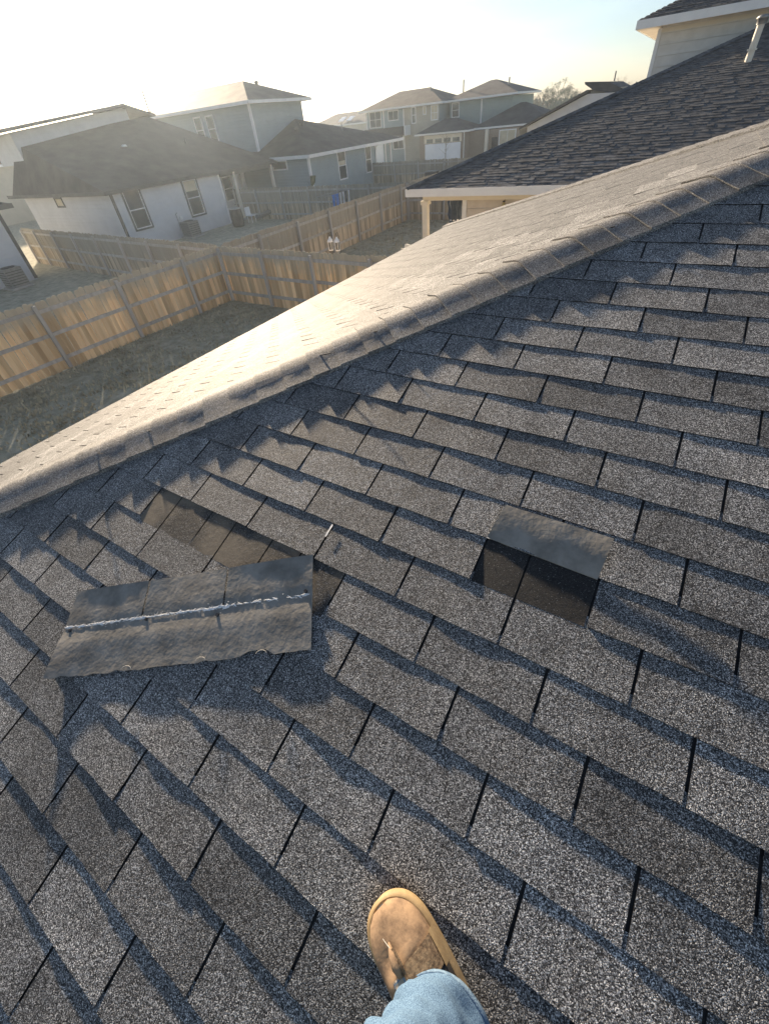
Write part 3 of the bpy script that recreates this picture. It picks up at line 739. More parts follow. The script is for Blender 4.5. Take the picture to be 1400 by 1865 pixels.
# --- white house on the left (W)
W = thing('house', 'white house with dark roof and raised clerestory, in the sun glare at the left', 'house', (-31, 22, 0))
MB().box(-37, -27, 15.7, 23.6, -.1, 2.8).box(-37, -30.2, 23.6, 28.8, -.1, 2.8).build('wall', 'sid_white', W)
mb = MB(); e1_, e2_, e3_, e4_ = (-26.75, 15.3, 2.95), (-26.75, 29.2, 2.95), (-37.4, 29.2, 2.95), (-37.4, 15.3, 2.95)
t1_, t2_ = (-35.6, 16.2, 5.4), (-34.6, 25.2, 6.2)
mb.add([e1_, e2_, e3_, e4_, t1_, t2_], [(0, 1, 5, 4), (1, 2, 5), (2, 3, 4, 5), (3, 0, 4), (3, 2, 1, 0)])
mb.build('roof', 'froof', W)
MB().box(-26.74, -26.7, 15.3, 29.2, 2.78, 2.96).box(-38.2, -26.7, 15.27, 15.299, 2.78, 2.96).box(-38.2, -26.7, 29.202, 29.23, 2.78, 2.96).build('fascia', 'trimdark', W)
MB().prism([(-34.9, 15.9, 4.4), (-34.9, 24.0, 4.9), (-34.9, 24.0, 6.72), (-34.9, 15.9, 5.86)], -3, Vector((1, 0, 0))).build('clerestory_wall', 'sid_white', W)
MB().prism([(-34.3, 14.9, 5.84), (-34.3, 23.5, 6.74), (-34.3, 25.8, 6.15), (-34.3, 25.8, 6.27), (-34.3, 23.5, 6.9), (-34.3, 14.9, 6.0)], -4.2, Vector((1, 0, 0))).build('clerestory_roof', 'trimdark', W)
XN = Vector((1, 0, 0)); YN = Vector((0, -1, 0)); UYv = Vector((0, 1, 0)); UXv = Vector((1, 0, 0))
window(W, (-27, 16.45, 1.02), UYv, XN, .95, 1.75, sur='trimdark', tw=.05)
window(W, (-27, 20.6, .98), UYv, XN, .95, 1.75, sur='trimdark', tw=.05, blind=(.7, .99))
window(W, (-33.1, 15.7, 2.3), UXv, YN, .75, .35, rows=1, trim='trimdark', pane='blind')
corner(W, -27, 15.7, 1, -1, 0, 2.8, 'trimdark'); corner(W, -27, 23.6, 1, 1, 0, 2.8, 'trim')
for y in (24.9, 28.7): MB().box(-27.1, -26.92, y - .09, y + .09, -.1, 2.8).build('porch_post', 'trimtan', W)
MB().box(-27.1, -26.94, 23.7, 29, 2.6, 2.79).build('porch_beam', 'trimdark', W)
MB().box(-30.19, -30.15, 24.6, 25.5, .1, 2.3).build('patio_door', 'glass', W)
window(W, (-30.2, 26.6, .9), UYv, XN, .8, 1.4)
MB().box(-31, -30, 28.4, 28.78, 0, 2.8).build('chimney_breast', 'trim', W)
MB().box(-30.2, -26.8, 23.7, 29, -.05, .08).build('patio_slab', 'concrete', W)

def roof_vent(parent, x, y, z, mt='trimdark', s_=.22):
    MB().tube([(x, y, z - .05), (x, y, z + .12), (x, y, z + .14), (x, y, z + .24)], [s_ * .6, s_ * .6, s_, s_ * .5], 10).build('roof_vent', mt, parent)
for x, y in ((-31.2, 20.4), (-32.8, 23.2)): roof_vent(W, x, y, 2.95 + (-26.75 - x) * .36, 'trim')
vent_pipe(W, -30.5, 24.6, 4.0, 4.75, .05)

# --- left-edge house (E)
Eh = thing('house', 'pale wall and dark eave corner of the house cut by the left edge', 'house', (-33, 6, 0))
MB().box(-40, -27.5, 0, 10.3, -.1, 3.0).build('wall', 'sid_white', Eh)
hip_roof(Eh, -40, -27.5, 0, 10.3, 3.15, .34, 'froof', oh=.5, trim='trimdark', soff='trimdark')
corner(Eh, -27.5, 10.3, 1, 1, 0, 3.0, 'trimdark', .14)
S_ = thing('house', 'sunlit tan roofed house peeping past the left edge behind the white house', 'house', (-62, 26, 0))
MB().box(-68, -56, 20, 33, -.1, 4.4).build('wall', 'sid_tan', S_)
hip_roof(S_, -68, -56, 20, 33, 4.5, .34, 'tanroof')

# --- blue-grey house in the middle (M) with its two-storey block
Mh = thing('house', 'blue-grey house with two-storey block, white corner boards and a side porch', 'house', (-28, 36, 0))
MB().box(-31, -24, 29.6, 38.9, -.1, 2.95).build('wall', 'sid_blue', Mh)
MB().box(-31, -26.5, 38.9, 43, -.1, 2.95).build('rear_wall', 'sid_blue', Mh)
mb = MB(); ez_ = 3.12; A1, A2, A3, A4 = (-23.6, 29.2, ez_), (-23.6, 43.3, ez_), (-33.5, 43.3, ez_), (-33.5, 29.2, ez_)
k1, k2 = (-29.4, 35.3, 5.2), (-34, 35.3, 5.2)
A3, A4 = (-37, 43.3, ez_), (-37, 29.2, ez_)
mb.add([A1, A2, A3, A4, k1, k2], [(0, 1, 4), (1, 2, 5, 4), (2, 3, 5), (3, 0, 4, 5), (3, 2, 1, 0)]); mb.build('roof', 'froof', Mh)
MB().box(-23.598, -23.56, 29.2, 43.3, 2.93, 3.13).box(-29.2, -23.56, 29.16, 29.198, 2.93, 3.13).build('fascia', 'trim', Mh)
MB().box(-42.2, -29.4, 30.35, 36.5, 2.0, 6.25).build('tower_wall', 'sid_blue', Mh)
hip_roof(Mh, -42.2, -29.4, 30.35, 36.5, 6.42, .37, 'froof', oh=.6, name='tower_roof')
corner(Mh, -29.4, 30.35, 1, -1, 3.2, 6.25, w_=.14)
corner(Mh, -24, 29.6, 1, -1, 0, 2.95, w_=.14); corner(Mh, -24, 38.9, 1, 1, 0, 2.95)
window(Mh, (-24, 33.2, 1.25), UYv, XN, .95, 1.65, blind=(.52, .68)); window(Mh, (-24, 37.2, 1.25), UYv, XN, .8, 1.65)
window(Mh, (-27.5, 29.6, 2.4), UXv, YN, 1.3, .42, rows=1)
MB().box(-24.1, -23.95, 41.4, 41.55, 0, 2.95).build('porch_post', 'trim', Mh)
window(Mh, (-35.75, 30.35, 4.4), UXv, YN, .75, 1.5); window(Mh, (-34.3, 30.35, 4.4), UXv, YN, .75, 1.5)
vent_pipe(Mh, -42.2, 31.2, 6.4, 8.2, .07)

for x, y in ((-27.4, 32.8), (-28.2, 34.6)): roof_vent(Mh, x, y, 3.2 + (-23.6 - x) * .34)
vent_pipe(Mh, -26.3, 37.5, 3.9, 4.6, .05)
for x in (-33.2, -31.6): roof_vent(Mh, x, 34.0, 7.45)
MB().tube([(-23.7, 38.8, 2.95), (-23.9, 38.75, 2.7), (-23.93, 38.75, .1)], .045, 6).build('downspout', 'trim', Mh)
# --- far houses
F1h = thing('house', 'far blue-grey two-storey house, left of the far pair, small porch roof below its windows', 'house', (-31, 59, 0))
MB().box(-35.6, -25.9, 56, 63, -.1, 5.2).build('wall', 'sid_blue', F1h)
hip_roof(F1h, -35.6, -25.9, 56, 63, 5.4, .34, 'froof', oh=.6, fh=.16, px_=.4)
MB().box(-30.3, -25.91, 55.9, 55.998, -.1, 5.18).build('tan_panel', 'sid_tan', F1h)
for x in (-35.5, -33.1, -30.4): strip_part(F1h, 'corner_board', 'trim', (x, 56, 0), UXv, YN, (-.08, .08), (0, 5.2), (.003, .04))
window(F1h, (-35.0, 56, 3.35 + .5), UXv, YN, 1.5, 1.35, cols=2); window(F1h, (-32.4, 56, 4.35), UXv, YN, 1.25, .75, cols=2, rows=1)
window(F1h, (-29.25, 55.9, 3.9), UXv, YN, .4, 1.3); window(F1h, (-27.8, 55.9, 4.55), UXv, YN, .25, .55, rows=1, pane='blind'); window(F1h, (-26.8, 55.9, 4.0), UXv, YN, .7, 1.1, cols=2, pane='blind')
MB().add([(-35.9, 54.6, 3.0), (-29.6, 54.6, 3.0), (-29.6, 55.99, 3.7), (-35.9, 55.99, 3.7), (-35.9, 54.6, 2.9), (-29.6, 54.6, 2.9)], [(0, 1, 2, 3), (4, 5, 1, 0)]).build('porch_roof', 'froof', F1h)
MB().box(-29.6, -29.5, 54.5, 55.89, 2.85, 3.75).build('porch_fascia', 'trim', F1h)
window(F1h, (-31.9, 56, 1.7), UXv, YN, 1.3, 1.2, cols=2, rows=1)
MB().box(-36.2, -33.4, 55.94, 55.99, .1, 2.35).build('garage_door', 'door', F1h)
F2h = thing('house', 'far green-grey two-storey house, right of the far pair, rising behind the garage', 'house', (-21.6, 61, 0))
MB().box(-25.3, -18.2, 57.5, 65, -.1, 5.2).build('wall', 'sid_green', F2h)
hip_roof(F2h, -25.3, -18.2, 57.5, 65, 5.4, .34, 'froof2', oh=.6, fh=.16, py_=.3)
window(F2h, (-25.0, 57.5, 4.0), UXv, YN, .75, 1.1); strip_part(F2h, 'corner_board', 'trim', (-21.6, 57.5, 0), UXv, YN, (-.08, .08), (0, 5.2), (.003, .04))
vent_pipe(F2h, -24.6, 59.5, 5.4, 7.0, .08); vent_pipe(F2h, -19.6, 60.0, 5.6, 6.7, .08); vent_pipe(F1h, -28.2, 58.6, 5.6, 6.8, .08)
Gh = thing('house', 'far single-storey house with white garage door and brick front', 'house', (-21, 56, 0))
MB().box(-26.9, -21.5, 53, 57.3, -.1, 2.75).box(-21.5, -16.2, 54.2, 57.3, -.1, 2.75).build('wall', 'brick', Gh)
hip_roof(Gh, -26.9, -21.4, 53, 57.2, 2.92, .42, 'froof2', oh=.4, fh=.14)
hip_roof(Gh, -21.0, -13.5, 54.6, 61.5, 2.95, .42, 'froof2', oh=.4, fh=.14, name='main_roof')
gd = MB().box(-26.2, -22.0, 52.93, 52.99, .05, 2.0).build('garage_door', 'door', Gh)
for i in range(4): MB().box(-26.0 + i * 1.03, -25.25 + i * 1.03, 52.92, 52.928, 2.08, 2.42).build('garage_window', 'glass', gd)
MB().box(-26.3, -21.9, 52.94, 52.985, 2.05, 2.72).build('garage_header', 'trimtan', Gh)
MB().tube([(-21.55, 52.7, 2.8), (-21.62, 52.9, 2.55), (-21.62, 52.92, .1)], .05, 6).build('downspout', 'trim', Gh)
MB().box(-19.6, -19.3, 53.6, 53.9, 0, 2.8).build('porch_column', 'trimtan', Gh)
MB().box(-19.0, -18.4, 54.12, 54.19, 0, 2.1).build('door', 'dark', Gh)
window(Gh, (-18.2, 54.2, 1.5), UXv, YN, 1.6, 1.05, cols=2, rows=1, pane='blind')
Rh = thing('house', 'white gabled house wall with dark sloping roof edge, behind the neighbour roof', 'house', (-7, 41, 0))
MB().prism([(-11.2, 40, -.1), (-11.4, 40, 3.2), (-7.6, 40, 4.6), (-3, 40, 4.4), (-3, 40, -.1)], 6, Vector((0, 1, 0))).build('wall', 'sid_white', Rh)
MB().prism([(-11.9, 39.6, 3.18), (-11.9, 39.6, 3.05), (-7.6, 39.6, 4.68), (-7.6, 39.6, 4.81)], 7, Vector((0, 1, 0))).build('roof', 'trimdark', Rh)
MB().box(-7.5, -4.2, 40.5, 46, 3.8, 4.75).build('upper_wall', 'sid_tan', Rh)
MB().prism([(-7.95, 40.2, 5.22), (-7.9, 40.2, 5.1), (-7.3, 40.2, 4.75), (-4.6, 40.2, 4.2), (-5.5, 40.2, 4.65), (-6.4, 40.2, 5.08)], 6, Vector((0, 1, 0))).build('upper_roof', 'froof2', Rh)
for x in (-8.9, -8.0): strip_part(Rh, 'trim_board', 'trimdark', (x, 40, 0), UXv, YN, (-.04, .04), (2.2, 3.5), (.003, .03))
vent_pipe(Rh, -6.4, 42, 5.1, 5.6, .05)
Lh = thing('house', 'dark roofed house with pale skylights, low on the skyline beside the bare tree', 'house', (-57, 80, 0))
MB().box(-62, -47, 78, 86, -.1, 4.2).build('wall', 'sid_tan', Lh)
hip_roof(Lh, -62, -47, 78, 86, 4.4, .34, 'froof2')
for x in (-55.5, -53.8): MB().obox((x, 78.2, 4.75), (1, 0, 0), (0, .947, .322), (0, -.322, .947), (0, 1.0), (0, 1.6), (0, .1)).build('skylight', 'door', Lh)

# ------------------------------------------------------------------ things in the yards
def ac_unit(x, y, z, label):
    t = thing('air_conditioner', label, 'air conditioner', (x, y, z))
    MB().box(x - .4, x + .4, y - .4, y + .4, z + .05, z + .85).build('casing', 'metal', t)
    MB().tube([(x, y, z + .85), (x, y, z + .875)], .3, 14).build('fan_grille', 'dark', t)
    g = MB()
    for i in range(6): g.box(x + .401, x + .41, y - .36, y + .36, z + .15 + i * .11, z + .18 + i * .11); 
    for i in range(6): g.box(x - .36, x + .36, y - .41, y - .401, z + .15 + i * .11, z + .18 + i * .11)
    g.build('louvre', 'trimdark', t)
    MB().box(x - .5, x + .5, y - .5, y + .5, z - .03, z + .05).build('pad', 'concrete', t)
ac_unit(-26.2, 19.5, 0, 'grey air conditioner standing against the white house wall under its second window')
ac_unit(-26.6, 9.0, 0, 'grey air conditioner beside the pale wall at the left edge')
t = thing('utility_meter', 'small meter and pipe on the white house wall above the air conditioner', 'meter', (-26.95, 19.3, .9))
MB().tube([(-26.93, 19.3, .4), (-26.93, 19.3, 1.25), (-26.93, 19.42, 1.3)], .02, 6).build('pipe', 'metal', t); MB().tube([(-26.98, 19.6, 1.0), (-26.88, 19.6, 1.0)], .1, 10).build('dial', 'white', t)
# lanterns on hooks
for i, x in enumerate((-9.06, -8.80)):
    t = thing('lantern', ('left' if i == 0 else 'right') + ' one of two white lanterns hanging just beyond the cedar fence', 'lantern', (x, 11.6, 0), group='white lanterns on hooks')
    z = 1.62; y = 11.6
    MB().tube([(x + .09, y + .02, -.05), (x + .09, y + .02, 2.0), (x + .06, y + .01, 2.12), (x, y, 2.1), (x - .01, y, 2.05)], .008, 6).build('hook_pole', 'dark', t)
    MB().tube([(x, y, z + .24), (x, y, z + .27), (x, y, z + .35), (x, y, z + .38)], [.1, .09, .03, .02], 8, smooth=False).build('roof', 'white', t)
    b = MB().tube([(x, y, z), (x, y, z + .03)], .08, 8, smooth=False)
    for k in range(4):
        a = k * math.pi / 2 + .78; b.tube([(x + .07 * math.cos(a), y + .07 * math.sin(a), z + .03), (x + .07 * math.cos(a), y + .07 * math.sin(a), z + .24)], .009, 5)
    b.build('cage', 'white', t); MB().tube([(x, y, z + .03), (x, y, z + .24)], .058, 8).build('glass', 'glass', t)
    MB().tube([(x - .03, y, z + .38), (x - .025, y, z + .42), (x, y, z + .44), (x + .025, y, z + .42), (x + .03, y, z + .38)], .005, 5, cap=False).build('handle', 'dark', t)
def armchair(x, y, rz, label, name='patio_chair'):
    t = thing(name, label, 'chair', (x, y, 0), rz, group='patio armchairs', local=True)
    MB().box(-.3, .3, -.28, .3, .32, .44).build('seat_cushion', 'cushion', t)
    MB().add([(-.3, .24, .44), (.3, .24, .44), (.3, .42, .98), (-.3, .42, .98), (-.3, .36, .42), (.3, .36, .42), (.3, .53, .97), (-.3, .53, .97)], [(0, 1, 2, 3), (7, 6, 5, 4), (3, 2, 6, 7), (0, 4, 5, 1), (1, 5, 6, 2), (4, 0, 3, 7)]).build('back_cushion', 'cushion', t)
    for sx in (-.34, .34):
        MB().tube([(sx, -.28, 0), (sx, -.28, .6), (sx, .4, .64)], .018, 6).build('armrest', 'dark', t); MB().tube([(sx, .36, 0), (sx, .48, .95)], .018, 6).build('leg', 'dark', t)
    MB().box(-.33, .33, -.27, .4, .28, .315).build('frame', 'dark', t)
armchair(-8.5, 14.9, -.6, 'patio armchair with pale cushions on the grass beyond the fence')
armchair(-7.75, 14.7, .9, 'second pale patio chair, mostly hidden by our eave, right of the first')
# folded umbrella
t = thing('patio_umbrella', 'folded dark navy patio umbrella standing behind the porch post', 'umbrella', (-6.85, 16.2, 0))
ux, uy = -6.85, 16.2; rings = []
for z, r in ((.95, .3), (1.2, .27), (1.45, .2), (1.6, .16), (1.8, .22), (2.0, .2), (2.2, .24), (2.35, .16), (2.45, .04)):
    rings.append([(ux + r * (1 + .22 * math.cos(8 * a + z)) * math.cos(a), uy + r * (1 + .22 * math.cos(8 * a + z)) * math.sin(a), z) for a in [2 * math.pi * k / 32 for k in range(32)]])
MB().loft(rings).build('canopy', 'navy', t); MB().tube([(ux, uy, 0), (ux, uy, 2.52)], .022, 8).build('pole', 'metal', t)
MB().tube([(ux, uy, 0), (ux, uy, .08)], [.28, .24], 14).build('base', 'dark', t); MB().tube([(ux, uy, 1.62), (ux, uy, 1.66)], .18, 16).build('tie', 'cloth', t)
# drying rack
t = thing('drying_rack', 'winged drying rack with blue and white washing, beyond the long fence', 'drying rack', (-17.3, 23.2, 0))
rk = MB(); x, y0_, y1_ = -17.3, 21.9, 24.5
for dx in (-.3, .3):
    rk.tube([(x + dx, y0_, 1.62), (x + dx, y1_, 1.62)], .013, 5)
for k in range(6):
    yy = y0_ + (y1_ - y0_) * k / 5; rk.tube([(x - .3, yy, 1.62), (x + .3, yy, 1.62)], .009, 5)
rk.tube([(x - .3, y0_, 1.62), (x - .3, y0_ + .9, .9)], .012, 5); rk.tube([(x - .3, y1_, 1.62), (x - .3, y1_ - .6, .9)], .012, 5)
rk.build('frame', 'metal', t)
lg = MB()
for yy in (22.7, 23.7):
    lg.tube([(x - .3, yy, 1.6), (x + .35, yy, 0)], .014, 5); lg.tube([(x + .3, yy, 1.6), (x - .35, yy, 0)], .014, 5)
lg.build('leg', 'metal', t)
rr = random.Random(8)
for i, (yy, mt_, w_, dz) in enumerate(((22.6, 'blue', .26, .85), (22.95, 'blue', .3, 1.0), (23.3, 'cloth', .1, .9), (23.6, 'cloth', .12, .8), (23.85, 'navy', .22, .8), (24.15, 'cloth', .1, .7))):
    vs = []; 
    for j in range(5):
        for k in range(5):
            vs.append((x + .32 + .03 * math.sin(k * 1.9 + j), yy + w_ * (k / 4 - .5), 1.63 - dz * j / 4))
    MB().add(vs, [(j * 5 + k, j * 5 + k + 1, (j + 1) * 5 + k + 1, (j + 1) * 5 + k) for j in range(4) for k in range(4)], True).build('washing', mt_, t)
# clutter on the white house patio
t = thing('rain_barrel', 'dark barrel with pale rim standing by the white house patio', 'barrel', (-25.2, 22.6, 0))
MB().tube([(-25.2, 22.6, 0), (-25.2, 22.6, .5), (-25.2, 22.6, .98)], [.36, .42, .38], 16).build('body', 'dark', t); MB().tube([(-25.2, 22.6, .98), (-25.2, 22.6, 1.02)], .4, 16).build('lid', 'cushion', t)
t = thing('plastic_chair', 'white plastic chair beside the dark barrel', 'chair', (-25.0, 23.7, 0))
MB().box(-25.25, -24.8, 23.5, 23.95, .4, .44).build('seat', 'white', t); MB().box(-25.3, -25.25, 23.5, 23.95, .4, .9).build('backrest', 'white', t)
for a, b in ((-25.2, 23.55), (-24.85, 23.55), (-25.2, 23.9), (-24.85, 23.9)): MB().tube([(a, b, 0), (a, b, .4)], .02, 5).build('leg', 'white', t)
t = thing('rolled_tarp', 'long pale rolled tarp lying along the edge of the patio', 'tarp', (-24.6, 26, .1))
MB().tube([(-24.4, 23.6, .35), (-24.5, 25.5, .42), (-24.6, 27.6, .4)], [.13, .14, .12], 10).build('roll', 'metal', t); MB().tube([(-24.48, 25.4, .42), (-24.485, 25.5, .42)], .15, 10).build('strap', 'dark', t)
t = thing('patio_table', 'dark low patio table with papers under the white house porch', 'table', (-28.2, 26.6, 0))
MB().box(-28.8, -27.5, 25.9, 27.4, .68, .73).build('tabletop', 'dark', t); MB().box(-28.4, -28.1, 26.1, 26.5, .732, .74).build('paper', 'white', t)
for a, b in ((-28.7, 26), (-27.6, 26), (-28.7, 27.3), (-27.6, 27.3)): MB().box(a - .03, a + .03, b - .03, b + .03, .08, .68).build('leg', 'dark', t)
t = thing('wheeled_bin', 'black wheeled bin by the farthest fence', 'bin', (-17.6, 36.9, 0))
MB().box(-18.1, -17.2, 36.5, 37.2, .05, 1.1).build('body', 'dark', t); MB().box(-18.14, -17.16, 36.46, 37.24, 1.1, 1.16).build('lid', 'metal', t)
t = thing('grill', 'covered black grill against the farthest fence', 'grill', (-15.8, 37, 0))
MB().loft([[(-15.8 + r * math.cos(a) * 1.3, 37 + r * .6 * math.sin(a), z) for a in [k * math.pi / 6 for k in range(12)]] for z, r in ((.55, .5), (.9, .62), (1.15, .55), (1.25, .3))]).build('cover', 'dark', t)
for a in (-16.3, -15.3): MB().tube([(a, 37, 0), (a, 37, .6)], .03, 6).build('leg', 'metal', t)
MB().tube([(-15.6, 36.6, .95), (-15.6, 36.55, .95)], .13, 10).build('badge', 'white', t)
t = thing('garden_seat', 'dark covered garden seat under the blue house porch', 'seat', (-24.6, 40.2, 0))
MB().box(-25.1, -24.1, 39.5, 40.9, .05, .5).build('seat', 'dark', t); MB().box(-25.1, -24.9, 39.5, 40.9, .5, 1.5).build('backrest', 'dark', t); MB().box(-25.0, -24.9, 39.7, 40.6, 1.52, 1.6).build('headrest', 'cushion', t)
# broad leaved plant by the blue house
t = thing('potted_plant', 'dark broad-leaved plant by the corner of the blue house', 'plant', (-23.2, 28.4, 0))
lf = MB()
for a, l in ((2.4, 1.1), (.5, .9), (1.3, .7), (3.2, .8)):
    dx, dy = math.cos(a) * .25, math.sin(a); p0 = Vector((-23.2, 28.4, 1.2)); tip = p0 + Vector((dx, dy * l, .75)); md = p0 + Vector((dx, dy * l * .45, .62))
    lf.add([p0, md + Vector((.0, .1, -.22)), tip, md + Vector((.0, -.05, .16))], [(0, 1, 2, 3)])
lf.build('leaf', 'leaf', t); MB().tube([(-23.2, 28.4, .3), (-23.2, 28.4, 1.25)], .04, 6).build('stem', 'bark', t); MB().tube([(-23.2, 28.4, 0), (-23.2, 28.4, .4)], [.18, .24], 12).build('pot', 'concrete', t)
# sapling before the garage
t = thing('sapling', 'thin bare sapling standing in front of the white garage door', 'tree', (-22.4, 50, 0))
MB().tube([(-22.4, 50, 0), (-22.4, 50, 1.5), (-22.35, 50, 2.9)], [.05, .035, .01], 5).build('trunk', 'bark', t)
br = MB(); rr = random.Random(5)
for k in range(14):
    z = rr.uniform(1.2, 2.5); a = rr.uniform(0, 6.28); l = rr.uniform(.4, .9); br.tube([(-22.4, 50, z), (-22.4 + l * math.cos(a), 50 + l * math.sin(a), z + l * .6)], [.015, .004], 4)
br.build('crown', 'bark', t)
t = thing('shrub', 'grey-green agave-like shrub in front of the brick front window', 'shrub', (-17, 52.5, 0)); lf = MB(); rr = random.Random(9)
for k in range(160):
    a = rr.uniform(0, 6.28); e = rr.uniform(.2, 1.4); l = rr.uniform(.8, 2.0); p = Vector((-17.2 + rr.choice((-.5, .5)), 52.5, .1)); d_ = Vector((math.cos(a) * math.cos(e), math.sin(a) * math.cos(e), math.sin(e))); s_ = d_.cross(ZV).normalized() * .06
    lf.add([p - s_, p + s_, p + d_ * l], [(0, 1, 2)])
lf.build('foliage', 'leaf', t)

# ------------------------------------------------------------------ trees on the skyline
def bare_tree(x, y, h, label, seed, spread=.5, mt='bark', leafy=0, sx=1.0):
    rr = random.Random(seed); t = thing('tree', label, 'tree', (x, y, 0), group='trees on the skyline')
    tr = MB(); crown = MB()
    tr.tube([(x, y, -.2), (x + .1, y, h * .3), (x, y, h * .5)], [h * .03, h * .022, h * .014], 7)
    tr.build('trunk', 'bark', t)
    def br(p, d, l, r, dep):
        q = p + d * l; crown.tube([p, q], [r, r * .6], 3 if dep < 2 else 4, cap=False)
        if leafy and dep <= 1:
            for _ in range(leafy):
                c = q + Vector((rr.gauss(0, .35), rr.gauss(0, .35), rr.gauss(0, .3))) * h * .07; s_ = h * rr.uniform(.003, .008)
                a = Vector((rr.gauss(0, 1), rr.gauss(0, 1), rr.gauss(0, 1))).normalized(); b = a.orthogonal().normalized()
                crown.add([c - a * s_, c + b * s_, c + a * s_, c - b * s_], [(0, 1, 2, 3)])
        if dep == 0: return
        for _ in range(rr.choice((2, 3, 3))):
            dd = (d + Vector((rr.gauss(0, spread) * sx, rr.gauss(0, spread), rr.gauss(.1, spread * .6)))).normalized(); br(q, dd, l * rr.uniform(.6, .85), r * .6, dep - 1)
    for k in range(5):
        a = k * 1.25; br(Vector((x, y, h * (.28 + .05 * k))), Vector((math.cos(a) * .6, math.sin(a) * .6, 1)).normalized(), h * .2, h * .009, 4)
    crown.build('crown', mt, t)
bare_tree(-65.5, 92, 7.4, 'bare tree left of the far houses, on the skyline above the blue house roof', 3)
k = 0
for x, y, h, s, lf_ in ((-34, 118, 5.0, 11, 2), (-31.4, 113, 5.4, 12, 4), (-29.4, 112, 5.8, 13, 2), (-27.4, 110, 6.2, 14, 8), (-25.4, 108, 6.6, 15, 9), (-23.2, 106, 6.1, 16, 8), (-15.5, 112, 6.4, 17, 0)):
    lab = ['low bare tree at the left end of the tree line beside the far green house', 'low bushy tree second in the tree line, with thin brown leaves', 'open bare tree in the middle of the tree line', 'olive tree with thin leaves, left of the tallest', 'tallest olive-leaved tree of the line above the far roofs', 'leafy tree at the right end of the line beside the dark roof edge', 'bare tree tops peeping over the neighbour roof hip'][k]; k += 1
    bare_tree(x, y, h, lab, s, .45, 'leafdry' if lf_ < 4 else 'leaf', lf_)
tl = MB(); rr = random.Random(77)
for k in range(9000):
    x = rr.uniform(-130, 60); y = 170 + rr.uniform(-15, 15); hh = 4.5 + 2.5 * noise.noise((x * .06, 0, 0)) + 1.2 * noise.noise((x * .3, 0, 4)); z = hh * math.sqrt(rr.random()); s_ = rr.uniform(.25, .6)
    a = Vector((rr.gauss(0, 1), rr.gauss(0, .4), rr.gauss(0, 1))).normalized(); b = a.cross(Vector((0, 1, 0.1))).normalized(); c = Vector((x, y, z))
    tl.add([c - a * s_, c + b * s_, c + a * s_, c - b * s_], [(0, 1, 2, 3)])
o = tl.build('tree_line', 'leaf'); o['kind'] = 'stuff'; o['label'] = 'distant low band of woodland along the horizon'

# ------------------------------------------------------------------ the person's right foot and leg
M['suede'] = mat('tan_suede', (.16, .108, .072), (.33, .225, .14), 40, .9, .35, 140, coord='World', bdist=.002, lo=.3, hi=.6)
M['rubber'] = mat('tan_rubber', (.3, .21, .11), (.42, .31, .17), 25, .65, .3, 90, coord='World', bdist=.002)
M['knit'] = mat('brown_knit', (.09, .06, .04), (.26, .19, .12), 120, .95, .6, 160, coord='World', bdist=.002)
M['patch'] = mat('grey_patch', (.3, .26, .22), (.45, .4, .34), 60, .9, .3, coord='World')
M['skin'] = mat('skin', (.45, .28, .2), (.55, .36, .27), 8, .6)
dn = mat('denim', (.025, .06, .12), (.17, .28, .41), 600, .9, .5, 260, coord='World', bdist=.0015, stretch=(1, 1, 1), detail=8, lo=.32, hi=.68)
M['denim'] = dn
M['seam'] = mat('denim_seam', (.07, .13, .22), (.2, .3, .41), 90, .9, .3, coord='World')
toe = Vector((-.128, .006, .0)); ax = Vector((-.93, .37, 0)).normalized()     # local slope coordinates
side = Vector((-ax.y, ax.x, 0))                                              # left of the foot
if side.y > 0: side = -side
# side points to the person's left (inner) edge
LEN = .305; heel = toe - ax * LEN
person = thing('person', 'right foot of a person in blue jeans and a worn tan suede slip-on shoe', 'person', tuple(F1 @ (heel + ax * .05)))
def SP(s_, t, z): return F1 @ (heel + ax * s_ + side * t + Vector((0, 0, z + .012)))
def width(s_):
    """half widths (inner, outer) along the shoe"""
    u = s_ / LEN
    w_ = .040 + .027 * math.sin(min(u / .72, 1) * math.pi / 2) ** 1.2
    inn = w_ * (1.0 + .06 * math.sin(u * 6.28)); out = w_ * (1.0 + .0 * u)
    if u > .72:
        k = (u - .72) / .28; e = math.sqrt(max(0, 1 - k ** 2.3)); inn *= e; out *= e ** 1.1
    if u < .1:
        k = (.1 - u) / .1; e = math.sqrt(max(0, 1 - k ** 2)); inn *= e * .95 + .05; out *= e * .95 + .05
    return max(inn, .002), max(out, .002)
def ring(s_, zf, grow=0, n=20, hgt=None, sq=2.0, z0=0.0):
    a, b = width(s_); a += grow; b += grow; r_ = []
    for k in range(n):
        th_ = 2 * math.pi * k / n; c, s2 = math.cos(th_), math.sin(th_)
        t = (a if c > 0 else b) * math.copysign(abs(c) ** (2 / sq), c)
        z = z0 + hgt * math.copysign(abs(s2) ** (2 / sq), s2)
        r_.append((s_, t, z))
    return r_
shoe = thing  # parts of the shoe hang under one part
